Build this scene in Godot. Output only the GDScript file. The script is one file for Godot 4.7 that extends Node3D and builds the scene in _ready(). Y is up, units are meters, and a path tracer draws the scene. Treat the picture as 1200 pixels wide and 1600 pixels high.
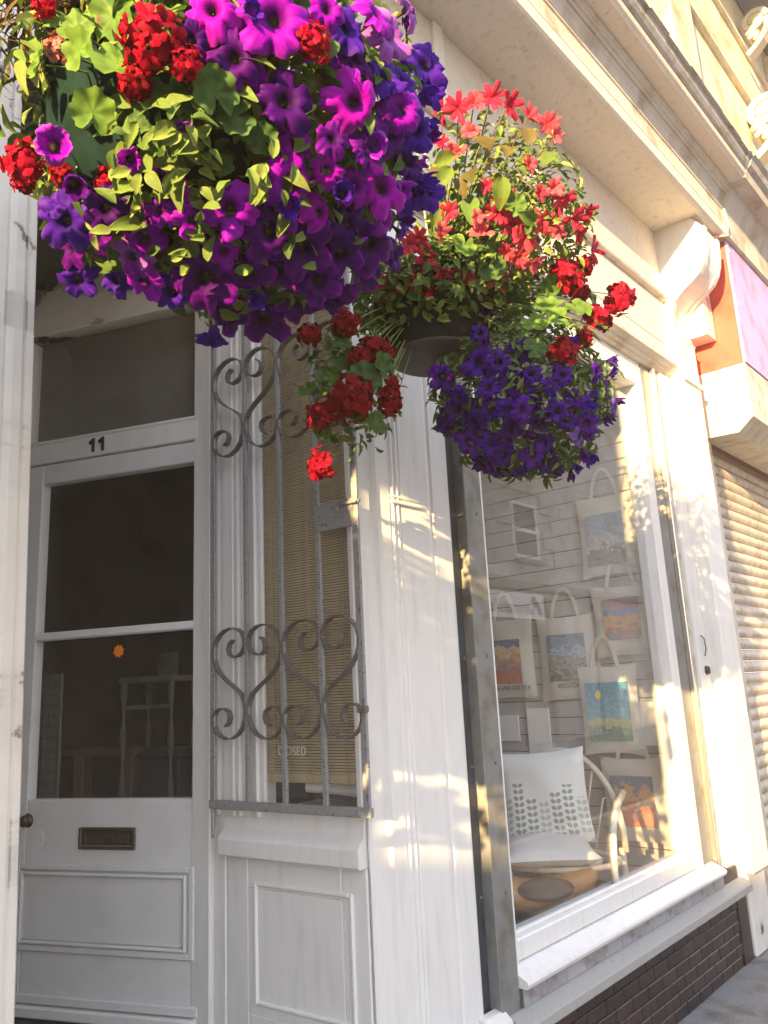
extends Node3D
# A shopfront at street level: recessed doorway, iron gate, display window, two hanging baskets. Metres, y up; the facade is the plane z = 0, the street is towards +z.

const PETUNIAS_NEAR := [0.631,2.444,1.009,0.053,0, 0.563,2.451,0.951,0.041,0, 0.752,2.488,1.041,0.047,3, 0.604,2.398,0.948,0.042,1, 0.864,2.557,1.035,0.045,2, 1.015,2.623,0.995,0.048,3, 0.788,2.389,1.016,0.052,0, 0.685,2.361,0.969,0.046,1, 0.738,2.339,0.937,0.040,0, 0.748,2.279,0.907,0.053,0, 0.858,2.481,1.025,0.044,3, 0.896,2.438,1.022,0.043,0, 0.905,2.407,0.998,0.045,1, 0.849,2.350,0.991,0.046,1, 1.001,2.433,0.950,0.047,1, 1.103,2.453,0.879,0.046,3, 0.940,2.354,0.937,0.047,0, 0.870,2.324,0.933,0.039,0, 0.680,2.242,0.833,0.046,0, 0.616,2.268,0.769,0.036,0, 0.653,2.232,0.779,0.035,0, 0.633,2.246,0.663,0.047,0, 0.644,2.239,0.606,0.037,2, 0.671,2.205,0.602,0.040,0, 0.539,2.275,0.578,0.049,3, 0.553,2.252,0.689,0.040,1, 0.611,2.312,0.450,0.042,1, 0.648,2.272,0.416,0.044,3, 0.677,2.250,0.499,0.035,3, 0.718,2.198,0.617,0.039,3, 0.738,2.199,0.691,0.058,1, 0.787,2.199,0.749,0.051,1, 0.760,2.230,0.843,0.044,1, 0.849,2.239,0.830,0.055,1, 0.935,2.262,0.834,0.053,1, 1.009,2.316,0.843,0.060,1, 1.102,2.325,0.740,0.055,1, 0.962,2.241,0.576,0.060,1, 0.876,2.216,0.583,0.042,1, 0.908,2.209,0.476,0.034,3, 0.972,2.235,0.681,0.053,1, 1.051,2.270,0.695,0.047,1, 1.127,2.417,0.843,0.042,3, 1.008,2.349,0.882,0.043,0, 0.900,2.285,0.890,0.040,1, 0.832,2.278,0.887,0.037,0, 0.706,2.488,1.043,0.034,0, 0.942,2.679,1.018,0.043,2, 1.029,2.578,0.987,0.041,3, 0.987,2.465,0.987,0.039,3, 0.805,2.540,1.057,0.041,0, 0.708,2.468,0.994,0.029,0, 0.538,2.388,0.941,0.025,1, 0.842,2.225,0.774,0.045,1, 0.722,2.210,0.767,0.032,0, 0.920,2.224,0.789,0.047,1, 1.111,2.343,0.817,0.039,1, 0.620,2.254,0.737,0.029,0, 0.624,2.467,0.969,0.034,0, 0.762,2.326,0.989,0.034,1, 0.907,2.496,1.020,0.039,3, 0.787,2.464,1.027,0.034,1, 0.794,2.312,0.941,0.033,0, 1.132,2.457,0.900,0.036,3, 0.577,2.246,0.614,0.032,1, 0.518,2.297,0.574,0.027,3]
const GERANIUMS_NEAR := [0.499,2.384,0.905,0.046,0, 0.537,2.357,0.926,0.032,0, 0.502,2.345,0.862,0.031,1, 0.476,2.359,0.563,0.038,0, 0.512,2.327,0.622,0.023,1, 0.552,2.299,0.692,0.024,0, 0.693,2.431,1.021,0.030,0, 0.407,2.474,0.767,0.022,0, 0.441,2.430,0.752,0.024,2, 0.507,2.373,0.497,0.024,0]
const LEAVES_NEAR := [0.447,2.404,0.798,0.031,0, 0.484,2.379,0.839,0.036,0, 0.478,2.328,0.782,0.039,0, 0.478,2.461,0.834,0.039,0, 0.591,2.346,0.919,0.043,1, 0.584,2.361,0.874,0.034,1, 0.494,2.404,0.873,0.034,0, 0.527,2.457,0.893,0.031,0, 0.446,2.446,0.788,0.032,0, 0.416,2.405,0.736,0.028,0, 0.543,2.341,0.786,0.035,1, 0.581,2.315,0.821,0.033,1, 0.527,2.336,0.862,0.029,1, 0.636,2.337,0.914,0.032,1, 0.683,2.324,0.916,0.029,1]
const PETUNIAS_FAR := [1.853,2.582,0.555,0.042,0, 1.732,2.375,0.576,0.047,0, 1.742,2.372,0.443,0.045,0, 1.736,2.295,0.499,0.040,1, 1.744,2.294,0.603,0.039,0, 1.773,2.270,0.481,0.048,0, 1.820,2.259,0.403,0.050,1, 1.816,2.187,0.465,0.052,0, 1.824,2.168,0.543,0.047,0, 1.834,2.188,0.607,0.043,1, 1.801,2.224,0.670,0.039,0, 1.876,2.200,0.671,0.043,1, 1.874,2.134,0.554,0.048,1, 1.920,2.128,0.615,0.044,0, 2.011,2.127,0.612,0.045,1, 1.936,2.121,0.490,0.038,1, 1.886,2.224,0.728,0.039,0, 1.884,2.323,0.756,0.036,1, 2.030,2.362,0.791,0.037,0, 2.143,2.350,0.769,0.035,2, 2.169,2.292,0.771,0.035,2, 2.016,2.211,0.748,0.040,0, 1.946,2.269,0.756,0.040,0, 1.848,2.287,0.737,0.039,1, 1.812,2.327,0.698,0.039,1, 2.003,2.175,0.727,0.037,2, 1.795,2.270,0.394,0.042,1, 1.932,2.160,0.650,0.040,1, 1.816,2.402,0.687,0.039,1, 1.746,2.463,0.589,0.036,1, 1.793,2.304,0.646,0.043,1, 1.736,2.353,0.646,0.039,1, 1.850,2.268,0.689,0.039,1, 1.931,2.146,0.437,0.039,1, 1.789,2.227,0.511,0.040,1, 1.963,2.098,0.542,0.034,1, 2.073,2.114,0.605,0.035,1, 1.942,2.214,0.722,0.036,0, 2.010,2.271,0.783,0.037,0, 1.787,2.231,0.632,0.039,1, 1.781,2.246,0.573,0.036,0]
const BEGONIAS_FAR := [1.646,3.139,0.581,0.041,0, 1.624,3.092,0.651,0.044,0, 1.670,3.123,0.681,0.044,0, 1.720,3.152,0.712,0.044,0, 1.732,3.104,0.760,0.044,0, 1.750,3.047,0.811,0.043,0, 1.826,3.063,0.822,0.044,0, 1.850,3.030,0.829,0.037,0, 1.592,2.985,0.610,0.036,0, 1.630,2.962,0.629,0.036,0, 1.623,2.994,0.688,0.032,0, 1.753,2.903,0.790,0.029,0, 1.817,2.845,0.824,0.039,0, 1.882,2.840,0.815,0.040,0, 1.771,2.815,0.805,0.028,0, 1.729,2.800,0.672,0.033,0, 1.714,2.773,0.706,0.039,0, 1.777,2.765,0.706,0.047,0, 1.813,2.729,0.722,0.047,0, 1.853,2.781,0.767,0.044,0, 1.930,2.796,0.824,0.048,0, 2.008,2.854,0.831,0.046,0, 2.111,2.787,0.791,0.040,0, 1.707,2.740,0.642,0.040,0, 1.832,2.692,0.685,0.044,0, 1.543,2.688,0.512,0.035,0, 1.591,2.635,0.400,0.044,0, 1.607,2.672,0.519,0.040,0, 1.708,2.633,0.565,0.040,0, 1.776,2.639,0.575,0.037,0, 1.643,2.631,0.546,0.036,0, 1.559,2.705,0.534,0.035,0, 1.633,2.795,0.590,0.032,0, 1.632,2.620,0.333,0.034,0, 1.828,2.643,0.613,0.038,0, 1.874,2.683,0.708,0.041,0, 1.993,2.787,0.800,0.038,0, 1.889,2.760,0.781,0.037,0, 1.595,2.720,0.586,0.032,0, 1.601,2.639,0.460,0.033,0, 1.741,2.629,0.489,0.038,0, 1.800,2.705,0.659,0.037,0, 1.669,2.760,0.656,0.028,0, 1.624,2.871,0.552,0.026,0, 1.686,2.855,0.685,0.025,0, 1.742,2.819,0.730,0.029,0]
const GERANIUMS_FAR := [2.046,2.705,0.718,0.075,0, 2.094,2.741,0.756,0.043,0, 2.279,2.694,0.772,0.062,0, 1.906,2.394,0.752,0.047,0, 2.095,2.551,0.776,0.046,0, 1.553,2.421,0.354,0.058,1, 1.450,2.492,0.203,0.048,1, 1.479,2.500,0.317,0.050,1, 1.463,2.266,0.345,0.073,1, 1.595,2.288,0.359,0.054,1, 1.468,2.249,0.213,0.043,0, 1.449,2.247,0.284,0.039,0, 1.537,2.139,0.152,0.056,0, 1.584,2.328,0.381,0.036,1, 2.168,2.710,0.685,0.053,0, 1.633,2.623,0.456,0.029,0, 1.664,2.602,0.471,0.030,0, 1.490,2.388,0.350,0.035,1, 1.976,2.448,0.784,0.037,1]
const LEAVES_FAR := [1.599,2.896,0.631,0.043,3, 1.649,2.980,0.701,0.039,3, 1.675,2.848,0.745,0.042,3, 1.680,2.838,0.633,0.040,3, 1.725,2.782,0.748,0.039,5, 1.618,2.835,0.577,0.036,3, 1.770,2.703,0.635,0.040,5, 1.790,2.902,0.813,0.032,3, 1.669,2.694,0.606,0.039,5, 1.784,2.749,0.769,0.036,3, 1.619,3.102,0.580,0.037,3, 1.604,2.930,0.646,0.043,3, 1.674,2.919,0.688,0.036,4, 1.636,2.845,0.676,0.039,4, 1.657,2.926,0.733,0.035,4, 1.731,2.948,0.802,0.035,4, 1.631,3.023,0.606,0.033,3, 1.676,2.901,0.760,0.035,4, 1.792,2.861,0.776,0.040,4, 1.633,2.883,0.638,0.036,4, 1.951,2.632,0.599,0.055,5, 1.986,2.584,0.689,0.058,5, 1.867,2.490,0.706,0.047,5, 2.019,2.570,0.755,0.046,5, 2.230,2.690,0.707,0.046,5, 1.884,2.639,0.597,0.050,1, 1.759,2.647,0.637,0.040,1, 1.807,2.389,0.718,0.039,1, 1.937,2.502,0.736,0.041,5, 1.480,2.398,0.311,0.046,1, 1.455,2.347,0.270,0.043,1, 1.485,2.322,0.375,0.045,1, 1.542,2.360,0.396,0.042,1, 1.461,2.442,0.307,0.039,1, 1.486,2.221,0.344,0.038,1, 1.457,2.426,0.207,0.033,1, 1.448,2.339,0.290,0.025,5, 1.472,2.346,0.161,0.030,5, 1.472,2.214,0.221,0.029,5, 1.543,2.211,0.362,0.035,1, 1.632,2.270,0.359,0.029,1, 1.609,2.987,0.515,0.030,3, 1.606,2.913,0.593,0.032,4, 1.843,2.557,0.638,0.041,1, 1.895,2.641,0.521,0.039,1, 1.984,2.659,0.694,0.035,5, 2.071,2.514,0.800,0.034,5]
const LEAFLETS_NEAR := [0.536,2.289,0.737,0.025,3, 0.579,2.248,0.842,0.036,3, 0.541,2.304,0.742,0.043,3, 0.545,2.300,0.854,0.025,3, 0.513,2.307,0.839,0.043,2, 0.544,2.287,0.759,0.041,3, 0.611,2.288,0.810,0.036,0, 0.546,2.302,0.855,0.035,3, 0.533,2.362,0.792,0.041,3, 0.621,2.243,0.843,0.025,1, 0.565,2.311,0.716,0.030,1, 0.587,2.305,0.888,0.036,3, 0.557,2.298,0.776,0.043,3, 0.583,2.239,0.808,0.027,3, 0.547,2.331,0.761,0.034,3, 0.603,2.274,0.889,0.028,2, 0.562,2.295,0.905,0.041,2, 0.604,2.260,0.823,0.044,1, 0.553,2.334,0.797,0.035,1, 0.538,2.234,0.830,0.034,1, 0.589,2.273,0.788,0.034,0, 0.592,2.283,0.890,0.033,1, 0.640,2.305,0.831,0.028,2, 0.528,2.318,0.820,0.038,0, 0.615,2.331,0.868,0.032,0, 0.542,2.350,0.759,0.033,2, 0.509,2.306,0.785,0.028,3, 0.553,2.279,0.822,0.037,0, 0.553,2.274,0.836,0.038,2, 0.584,2.303,0.875,0.040,2, 0.546,2.253,0.752,0.035,3, 0.533,2.302,0.885,0.039,1, 0.571,2.286,0.730,0.043,1, 0.628,2.285,0.857,0.030,1, 0.557,2.308,0.835,0.038,3, 0.526,2.284,0.857,0.025,2, 0.556,2.272,0.776,0.032,0, 0.566,2.258,0.791,0.026,0, 0.578,2.233,0.833,0.035,3, 0.629,2.286,0.827,0.032,1, 0.534,2.282,0.894,0.031,2, 0.534,2.270,0.749,0.032,2, 0.620,2.266,0.789,0.041,3, 0.520,2.343,0.770,0.039,1, 0.575,2.297,0.816,0.035,0, 0.651,2.287,0.793,0.030,1, 0.563,2.296,0.731,0.031,1, 0.558,2.274,0.847,0.031,2, 0.577,2.326,0.868,0.043,0, 0.579,2.292,0.877,0.041,3, 0.559,2.287,0.896,0.032,1, 0.596,2.313,0.844,0.041,1, 0.563,2.288,0.877,0.032,1, 0.522,2.297,0.888,0.033,2, 0.557,2.300,0.871,0.040,1, 0.612,2.291,0.861,0.036,1, 0.568,2.322,0.865,0.028,0, 0.527,2.272,0.867,0.029,0, 0.555,2.359,0.818,0.026,3, 0.504,2.269,0.847,0.036,2, 0.545,2.249,0.804,0.030,1, 0.530,2.294,0.903,0.030,0, 0.632,2.275,0.785,0.025,0, 0.528,2.308,0.755,0.034,2, 0.553,2.244,0.768,0.042,0, 0.575,2.279,0.786,0.043,1, 0.588,2.321,0.893,0.038,3, 0.543,2.269,0.777,0.035,1, 0.531,2.271,0.849,0.034,2, 0.595,2.278,0.876,0.038,3, 0.503,2.316,0.804,0.026,0, 0.575,2.313,0.766,0.036,0, 0.595,2.274,0.773,0.031,0, 0.568,2.294,0.741,0.030,3, 0.539,2.292,0.755,0.027,1, 0.628,2.220,0.879,0.028,3, 0.691,2.181,0.767,0.040,3, 0.626,2.273,0.752,0.024,0, 0.657,2.192,0.713,0.028,0, 0.735,2.225,0.754,0.036,3, 0.717,2.253,0.821,0.032,0, 0.699,2.246,0.767,0.031,3, 0.762,2.212,0.755,0.040,0, 0.646,2.212,0.860,0.031,3, 0.634,2.218,0.826,0.028,1, 0.765,2.190,0.790,0.035,3, 0.641,2.246,0.792,0.042,3, 0.646,2.182,0.819,0.024,0, 0.604,2.262,0.734,0.033,1, 0.697,2.239,0.836,0.039,2, 0.638,2.242,0.722,0.028,3, 0.729,2.210,0.801,0.042,2, 0.753,2.247,0.827,0.044,1, 0.680,2.198,0.735,0.042,2, 0.769,2.219,0.744,0.037,1, 0.652,2.235,0.832,0.039,3, 0.690,2.193,0.719,0.034,1, 0.617,2.241,0.709,0.035,0, 0.656,2.239,0.799,0.038,2, 0.670,2.271,0.898,0.042,1, 0.765,2.282,0.890,0.039,2, 0.702,2.297,0.917,0.037,3, 0.714,2.267,0.892,0.036,3, 0.712,2.274,0.884,0.027,0, 0.677,2.268,0.930,0.033,1, 0.675,2.282,0.951,0.029,3, 0.720,2.253,0.937,0.035,3, 0.714,2.271,0.852,0.033,0, 0.693,2.268,0.907,0.037,1, 0.673,2.269,0.924,0.032,0, 0.739,2.267,0.839,0.032,2, 0.653,2.254,0.917,0.034,1, 0.713,2.245,0.924,0.026,0, 0.774,2.261,0.878,0.044,3, 0.686,2.262,0.903,0.043,1, 0.879,2.241,0.829,0.032,0, 0.836,2.281,0.875,0.028,1, 0.951,2.322,0.902,0.032,0, 0.864,2.266,0.900,0.026,2, 0.867,2.275,0.839,0.028,2, 1.102,2.311,0.788,0.043,3, 0.869,2.218,0.831,0.035,3, 0.920,2.270,0.870,0.035,3, 0.556,2.261,0.619,0.028,1, 0.562,2.231,0.639,0.025,1, 0.524,2.280,0.659,0.044,2, 0.569,2.224,0.677,0.033,1, 0.556,2.249,0.714,0.037,2, 0.603,2.247,0.658,0.038,2, 0.587,2.255,0.583,0.034,2, 0.574,2.256,0.713,0.027,2]

var rng := RandomNumberGenerator.new()
var M := {}
var used := {}

# ---------------------------------------------------------------- helpers
func numbered(called: String) -> String:
	var n: int = used.get(called, -1) + 1
	used[called] = n
	return called if n == 0 else "%s_%03d" % [called, n]

func tag(o: Node, label := "", category := "", group := "", kind := "") -> Node:
	if label: o.set_meta("label", label)
	if category: o.set_meta("category", category)
	if group: o.set_meta("group", group)
	if kind: o.set_meta("kind", kind)
	return o

func thing(called: String, label: String, category: String, at := Vector3.ZERO, group := "") -> Node3D:
	var o := Node3D.new()
	o.name = numbered(called)
	add_child(o)
	o.position = at
	tag(o, label, category, group)
	return o

func fin(st: SurfaceTool) -> ArrayMesh:
	st.generate_normals()
	return st.commit()

func put(called: String, mesh: Mesh, m: Material, parent: Node = null, xf := Transform3D.IDENTITY) -> MeshInstance3D:
	var o := MeshInstance3D.new()
	o.mesh = mesh
	o.material_override = m
	if parent == null or parent == self:
		o.name = numbered(called)
		add_child(o)
	else:
		var n := 0
		var key := called
		while parent.has_node(NodePath(key)):
			n += 1
			key = "%s_%03d" % [called, n]
		o.name = key
		parent.add_child(o, true)
	o.transform = xf
	return o

# a part whose mesh was laid out in world coordinates, under a thing that stands at parent.position
func part(called: String, st: SurfaceTool, m: Material, parent: Node3D, origin := Vector3.ZERO) -> MeshInstance3D:
	return put(called, fin(st), m, parent, Transform3D(Basis.IDENTITY, -origin))

func begin(flat := true) -> SurfaceTool:
	var st := SurfaceTool.new()
	st.begin(Mesh.PRIMITIVE_TRIANGLES)
	st.set_smooth_group(-1 if flat else 0)
	return st

func tri(st: SurfaceTool, a: Vector3, b: Vector3, c: Vector3, out: Vector3) -> void:
	if (b - a).cross(c - a).dot(out) > 0.0:
		st.add_vertex(a); st.add_vertex(c); st.add_vertex(b)
	else:
		st.add_vertex(a); st.add_vertex(b); st.add_vertex(c)

func quad(st: SurfaceTool, a: Vector3, b: Vector3, c: Vector3, d: Vector3, out: Vector3) -> void:
	tri(st, a, b, c, out)
	tri(st, a, c, d, out)

# a box from lo to hi with chamfered edges
func box(st: SurfaceTool, lo: Vector3, hi: Vector3, ch := 0.003, xf := Transform3D.IDENTITY) -> void:
	var c := (lo + hi) * 0.5
	var h := (hi - lo) * 0.5
	ch = minf(ch, minf(h.x, minf(h.y, h.z)) * 0.6)
	var p := func(sx: int, sy: int, sz: int, ax: int) -> Vector3:
		var v := Vector3(sx * h.x, sy * h.y, sz * h.z)
		if ax != 0: v.x -= sx * ch
		if ax != 1: v.y -= sy * ch
		if ax != 2: v.z -= sz * ch
		return xf * (c + v)
	var o := xf.basis
	var S := [-1, 1]
	for s in S:
		quad(st, p.call(s, -1, -1, 0), p.call(s, 1, -1, 0), p.call(s, 1, 1, 0), p.call(s, -1, 1, 0), o * Vector3(s, 0, 0))
		quad(st, p.call(-1, s, -1, 1), p.call(1, s, -1, 1), p.call(1, s, 1, 1), p.call(-1, s, 1, 1), o * Vector3(0, s, 0))
		quad(st, p.call(-1, -1, s, 2), p.call(1, -1, s, 2), p.call(1, 1, s, 2), p.call(-1, 1, s, 2), o * Vector3(0, 0, s))
		for t in S:
			quad(st, p.call(s, t, -1, 0), p.call(s, t, 1, 0), p.call(s, t, 1, 1), p.call(s, t, -1, 1), o * Vector3(s, t, 0))
			quad(st, p.call(s, -1, t, 0), p.call(s, 1, t, 0), p.call(s, 1, t, 2), p.call(s, -1, t, 2), o * Vector3(s, 0, t))
			quad(st, p.call(-1, s, t, 1), p.call(1, s, t, 1), p.call(1, s, t, 2), p.call(-1, s, t, 2), o * Vector3(0, s, t))
			for u in S:
				tri(st, p.call(s, t, u, 0), p.call(s, t, u, 1), p.call(s, t, u, 2), o * Vector3(s, t, u))

func boxm(lo: Vector3, hi: Vector3, ch := 0.003) -> ArrayMesh:
	var st := begin()
	box(st, lo, hi, ch)
	return fin(st)

# a closed (z, y) outline drawn along x from x0 to x1, each length cut so that its edges can wander a little
func ext(st: SurfaceTool, outline: Array, x0: float, x1: float, xf := Transform3D.IDENTITY) -> void:
	var poly := PackedVector2Array()
	for q in outline: poly.append(q)
	var n := poly.size()
	var area := 0.0
	for i in n: area += poly[i].cross(poly[(i + 1) % n])
	for i in n:
		var a := poly[i]
		var b := poly[(i + 1) % n]
		var e := b - a
		var nn := Vector2(e.y, -e.x) * signf(area)
		var out := xf.basis * Vector3(0, nn.y, nn.x)
		quad(st, xf * Vector3(x0, a.y, a.x), xf * Vector3(x1, a.y, a.x), xf * Vector3(x1, b.y, b.x), xf * Vector3(x0, b.y, b.x), out)
	var idx := Geometry2D.triangulate_polygon(poly)
	for k in range(0, idx.size(), 3):
		for s in [[x0, -1.0], [x1, 1.0]]:
			var v := []
			for j in 3:
				var q := poly[idx[k + j]]
				v.append(xf * Vector3(s[0], q.y, q.x))
			tri(st, v[0], v[1], v[2], xf.basis * Vector3(s[1], 0, 0))

# an upright outline in (x, z) drawn from y0 to y1: reeded and moulded posts
func post(st: SurfaceTool, outline: Array, y0: float, y1: float) -> void:
	var turned := []
	for q in outline: turned.append(Vector2(q.y, q.x))          # (z, x)
	ext(st, turned, y0, y1, Transform3D(Basis(Vector3(0, 1, 0), Vector3(1, 0, 0), Vector3(0, 0, 1)), Vector3.ZERO))

func tube(st: SurfaceTool, pts: Array, r: float, sides := 6, r_end := -1.0) -> void:
	if r_end < 0.0: r_end = r
	var rings := []
	var up := Vector3(0.31, 0.83, 0.47)
	for i in pts.size():
		var d: Vector3 = (pts[mini(i + 1, pts.size() - 1)] - pts[maxi(i - 1, 0)]).normalized()
		var a := d.cross(up).normalized()
		var b := a.cross(d)
		var rr := lerpf(r, r_end, float(i) / (pts.size() - 1))
		var ring := []
		for k in sides:
			var t := TAU * k / sides
			ring.append(pts[i] + (a * cos(t) + b * sin(t)) * rr)
		rings.append(ring)
	for i in pts.size() - 1:
		var c: Vector3 = (pts[i] + pts[i + 1]) * 0.5
		for k in sides:
			var k2 := (k + 1) % sides
			var mid: Vector3 = (rings[i][k] + rings[i + 1][k2]) * 0.5
			quad(st, rings[i][k], rings[i][k2], rings[i + 1][k2], rings[i + 1][k], mid - c)
	for e in [0, pts.size() - 1]:
		var out: Vector3 = pts[e] - pts[1 if e == 0 else e - 1]
		for k in sides:
			tri(st, pts[e], rings[e][k], rings[e][(k + 1) % sides], out)

# a flat bar of the given width and thickness bent along a path in the local x-y plane
func strap(st: SurfaceTool, pts: Array, z: float, wide: float, thick: float) -> void:
	var n := pts.size()
	var L := []
	var R := []
	for i in n:
		var d: Vector2 = (pts[mini(i + 1, n - 1)] - pts[maxi(i - 1, 0)]).normalized()
		var s := Vector2(-d.y, d.x) * thick * 0.5
		L.append(pts[i] + s)
		R.append(pts[i] - s)
	var v := func(q: Vector2, s: float) -> Vector3: return Vector3(q.x, q.y, z + s * wide * 0.5)
	for i in n - 1:
		var s2: Vector2 = L[i] - R[i]
		quad(st, v.call(L[i], -1), v.call(L[i + 1], -1), v.call(L[i + 1], 1), v.call(L[i], 1), Vector3(s2.x, s2.y, 0))
		quad(st, v.call(R[i], -1), v.call(R[i + 1], -1), v.call(R[i + 1], 1), v.call(R[i], 1), Vector3(-s2.x, -s2.y, 0))
		quad(st, v.call(L[i], 1), v.call(L[i + 1], 1), v.call(R[i + 1], 1), v.call(R[i], 1), Vector3(0, 0, 1))
		quad(st, v.call(L[i], -1), v.call(L[i + 1], -1), v.call(R[i + 1], -1), v.call(R[i], -1), Vector3(0, 0, -1))
	for e in [0, n - 1]:
		var o: Vector2 = pts[e] - pts[1 if e == 0 else n - 2]
		quad(st, v.call(L[e], -1), v.call(L[e], 1), v.call(R[e], 1), v.call(R[e], -1), Vector3(o.x, o.y, 0))

func lathe(st: SurfaceTool, prof: Array, at: Vector3, sides := 28, axis := Basis.IDENTITY) -> void:
	for i in prof.size() - 1:
		for k in sides:
			var v := []
			for j in [[i, k], [i, k + 1], [i + 1, k + 1], [i + 1, k]]:
				var t: float = TAU * j[1] / sides
				var q: Vector2 = prof[j[0]]
				v.append(at + axis * Vector3(cos(t) * q.x, q.y, sin(t) * q.x))
			var tm := TAU * (k + 0.5) / sides
			var e: Vector2 = prof[i + 1] - prof[i]
			quad(st, v[0], v[1], v[2], v[3], axis * Vector3(cos(tm) * e.y, -e.x, sin(tm) * e.y))

# ---------------------------------------------------------------- materials
func ramp(list: Array) -> Gradient:
	var g := Gradient.new()
	var off := PackedFloat32Array()
	var col := PackedColorArray()
	for e in list:
		off.append(e[0])
		col.append(Color(e[1], e[1], e[1]) if e[1] is float else e[1])
	g.offsets = off
	g.colors = col
	return g

func noise_tex(freq: float, list: Array, sd: int, size := 512, kind := FastNoiseLite.TYPE_SIMPLEX_SMOOTH, octaves := 5, warp := 0.0) -> NoiseTexture2D:
	var n := FastNoiseLite.new()
	n.seed = sd
	n.noise_type = kind
	n.frequency = freq
	n.fractal_octaves = octaves
	if kind == FastNoiseLite.TYPE_CELLULAR:
		n.fractal_type = FastNoiseLite.FRACTAL_NONE
		n.cellular_return_type = FastNoiseLite.RETURN_DISTANCE
	if warp > 0.0:
		n.domain_warp_enabled = true
		n.domain_warp_amplitude = warp
		n.domain_warp_frequency = freq * 2.0
	var t := NoiseTexture2D.new()
	t.width = size
	t.height = size
	t.seamless = true
	t.noise = n
	if list: t.color_ramp = ramp(list)
	return t

func mat(c: Color, rough := 0.6, tex: Texture2D = null, scale := 1.0, bump: Texture2D = null, depth := 0.2) -> StandardMaterial3D:
	var m := StandardMaterial3D.new()
	m.albedo_color = c.linear_to_srgb()
	m.roughness = rough
	if tex or bump:
		m.albedo_texture = tex
		m.uv1_triplanar = true
		m.uv1_world_triplanar = true
		m.uv1_scale = Vector3.ONE * scale
	if bump:
		m.heightmap_enabled = true
		m.heightmap_texture = bump
		m.heightmap_scale = depth
	return m

func leafy(rough: float, glow: float, flecks: Texture2D, fine: float) -> StandardMaterial3D:
	var m := StandardMaterial3D.new()
	m.vertex_color_use_as_albedo = true
	m.roughness = rough
	m.metallic_specular = 0.22
	m.albedo_texture = flecks
	m.uv1_triplanar = true
	m.uv1_scale = Vector3.ONE * fine
	m.cull_mode = BaseMaterial3D.CULL_DISABLED
	m.backlight_enabled = true
	m.backlight = Color(glow, glow, glow)
	return m

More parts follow.
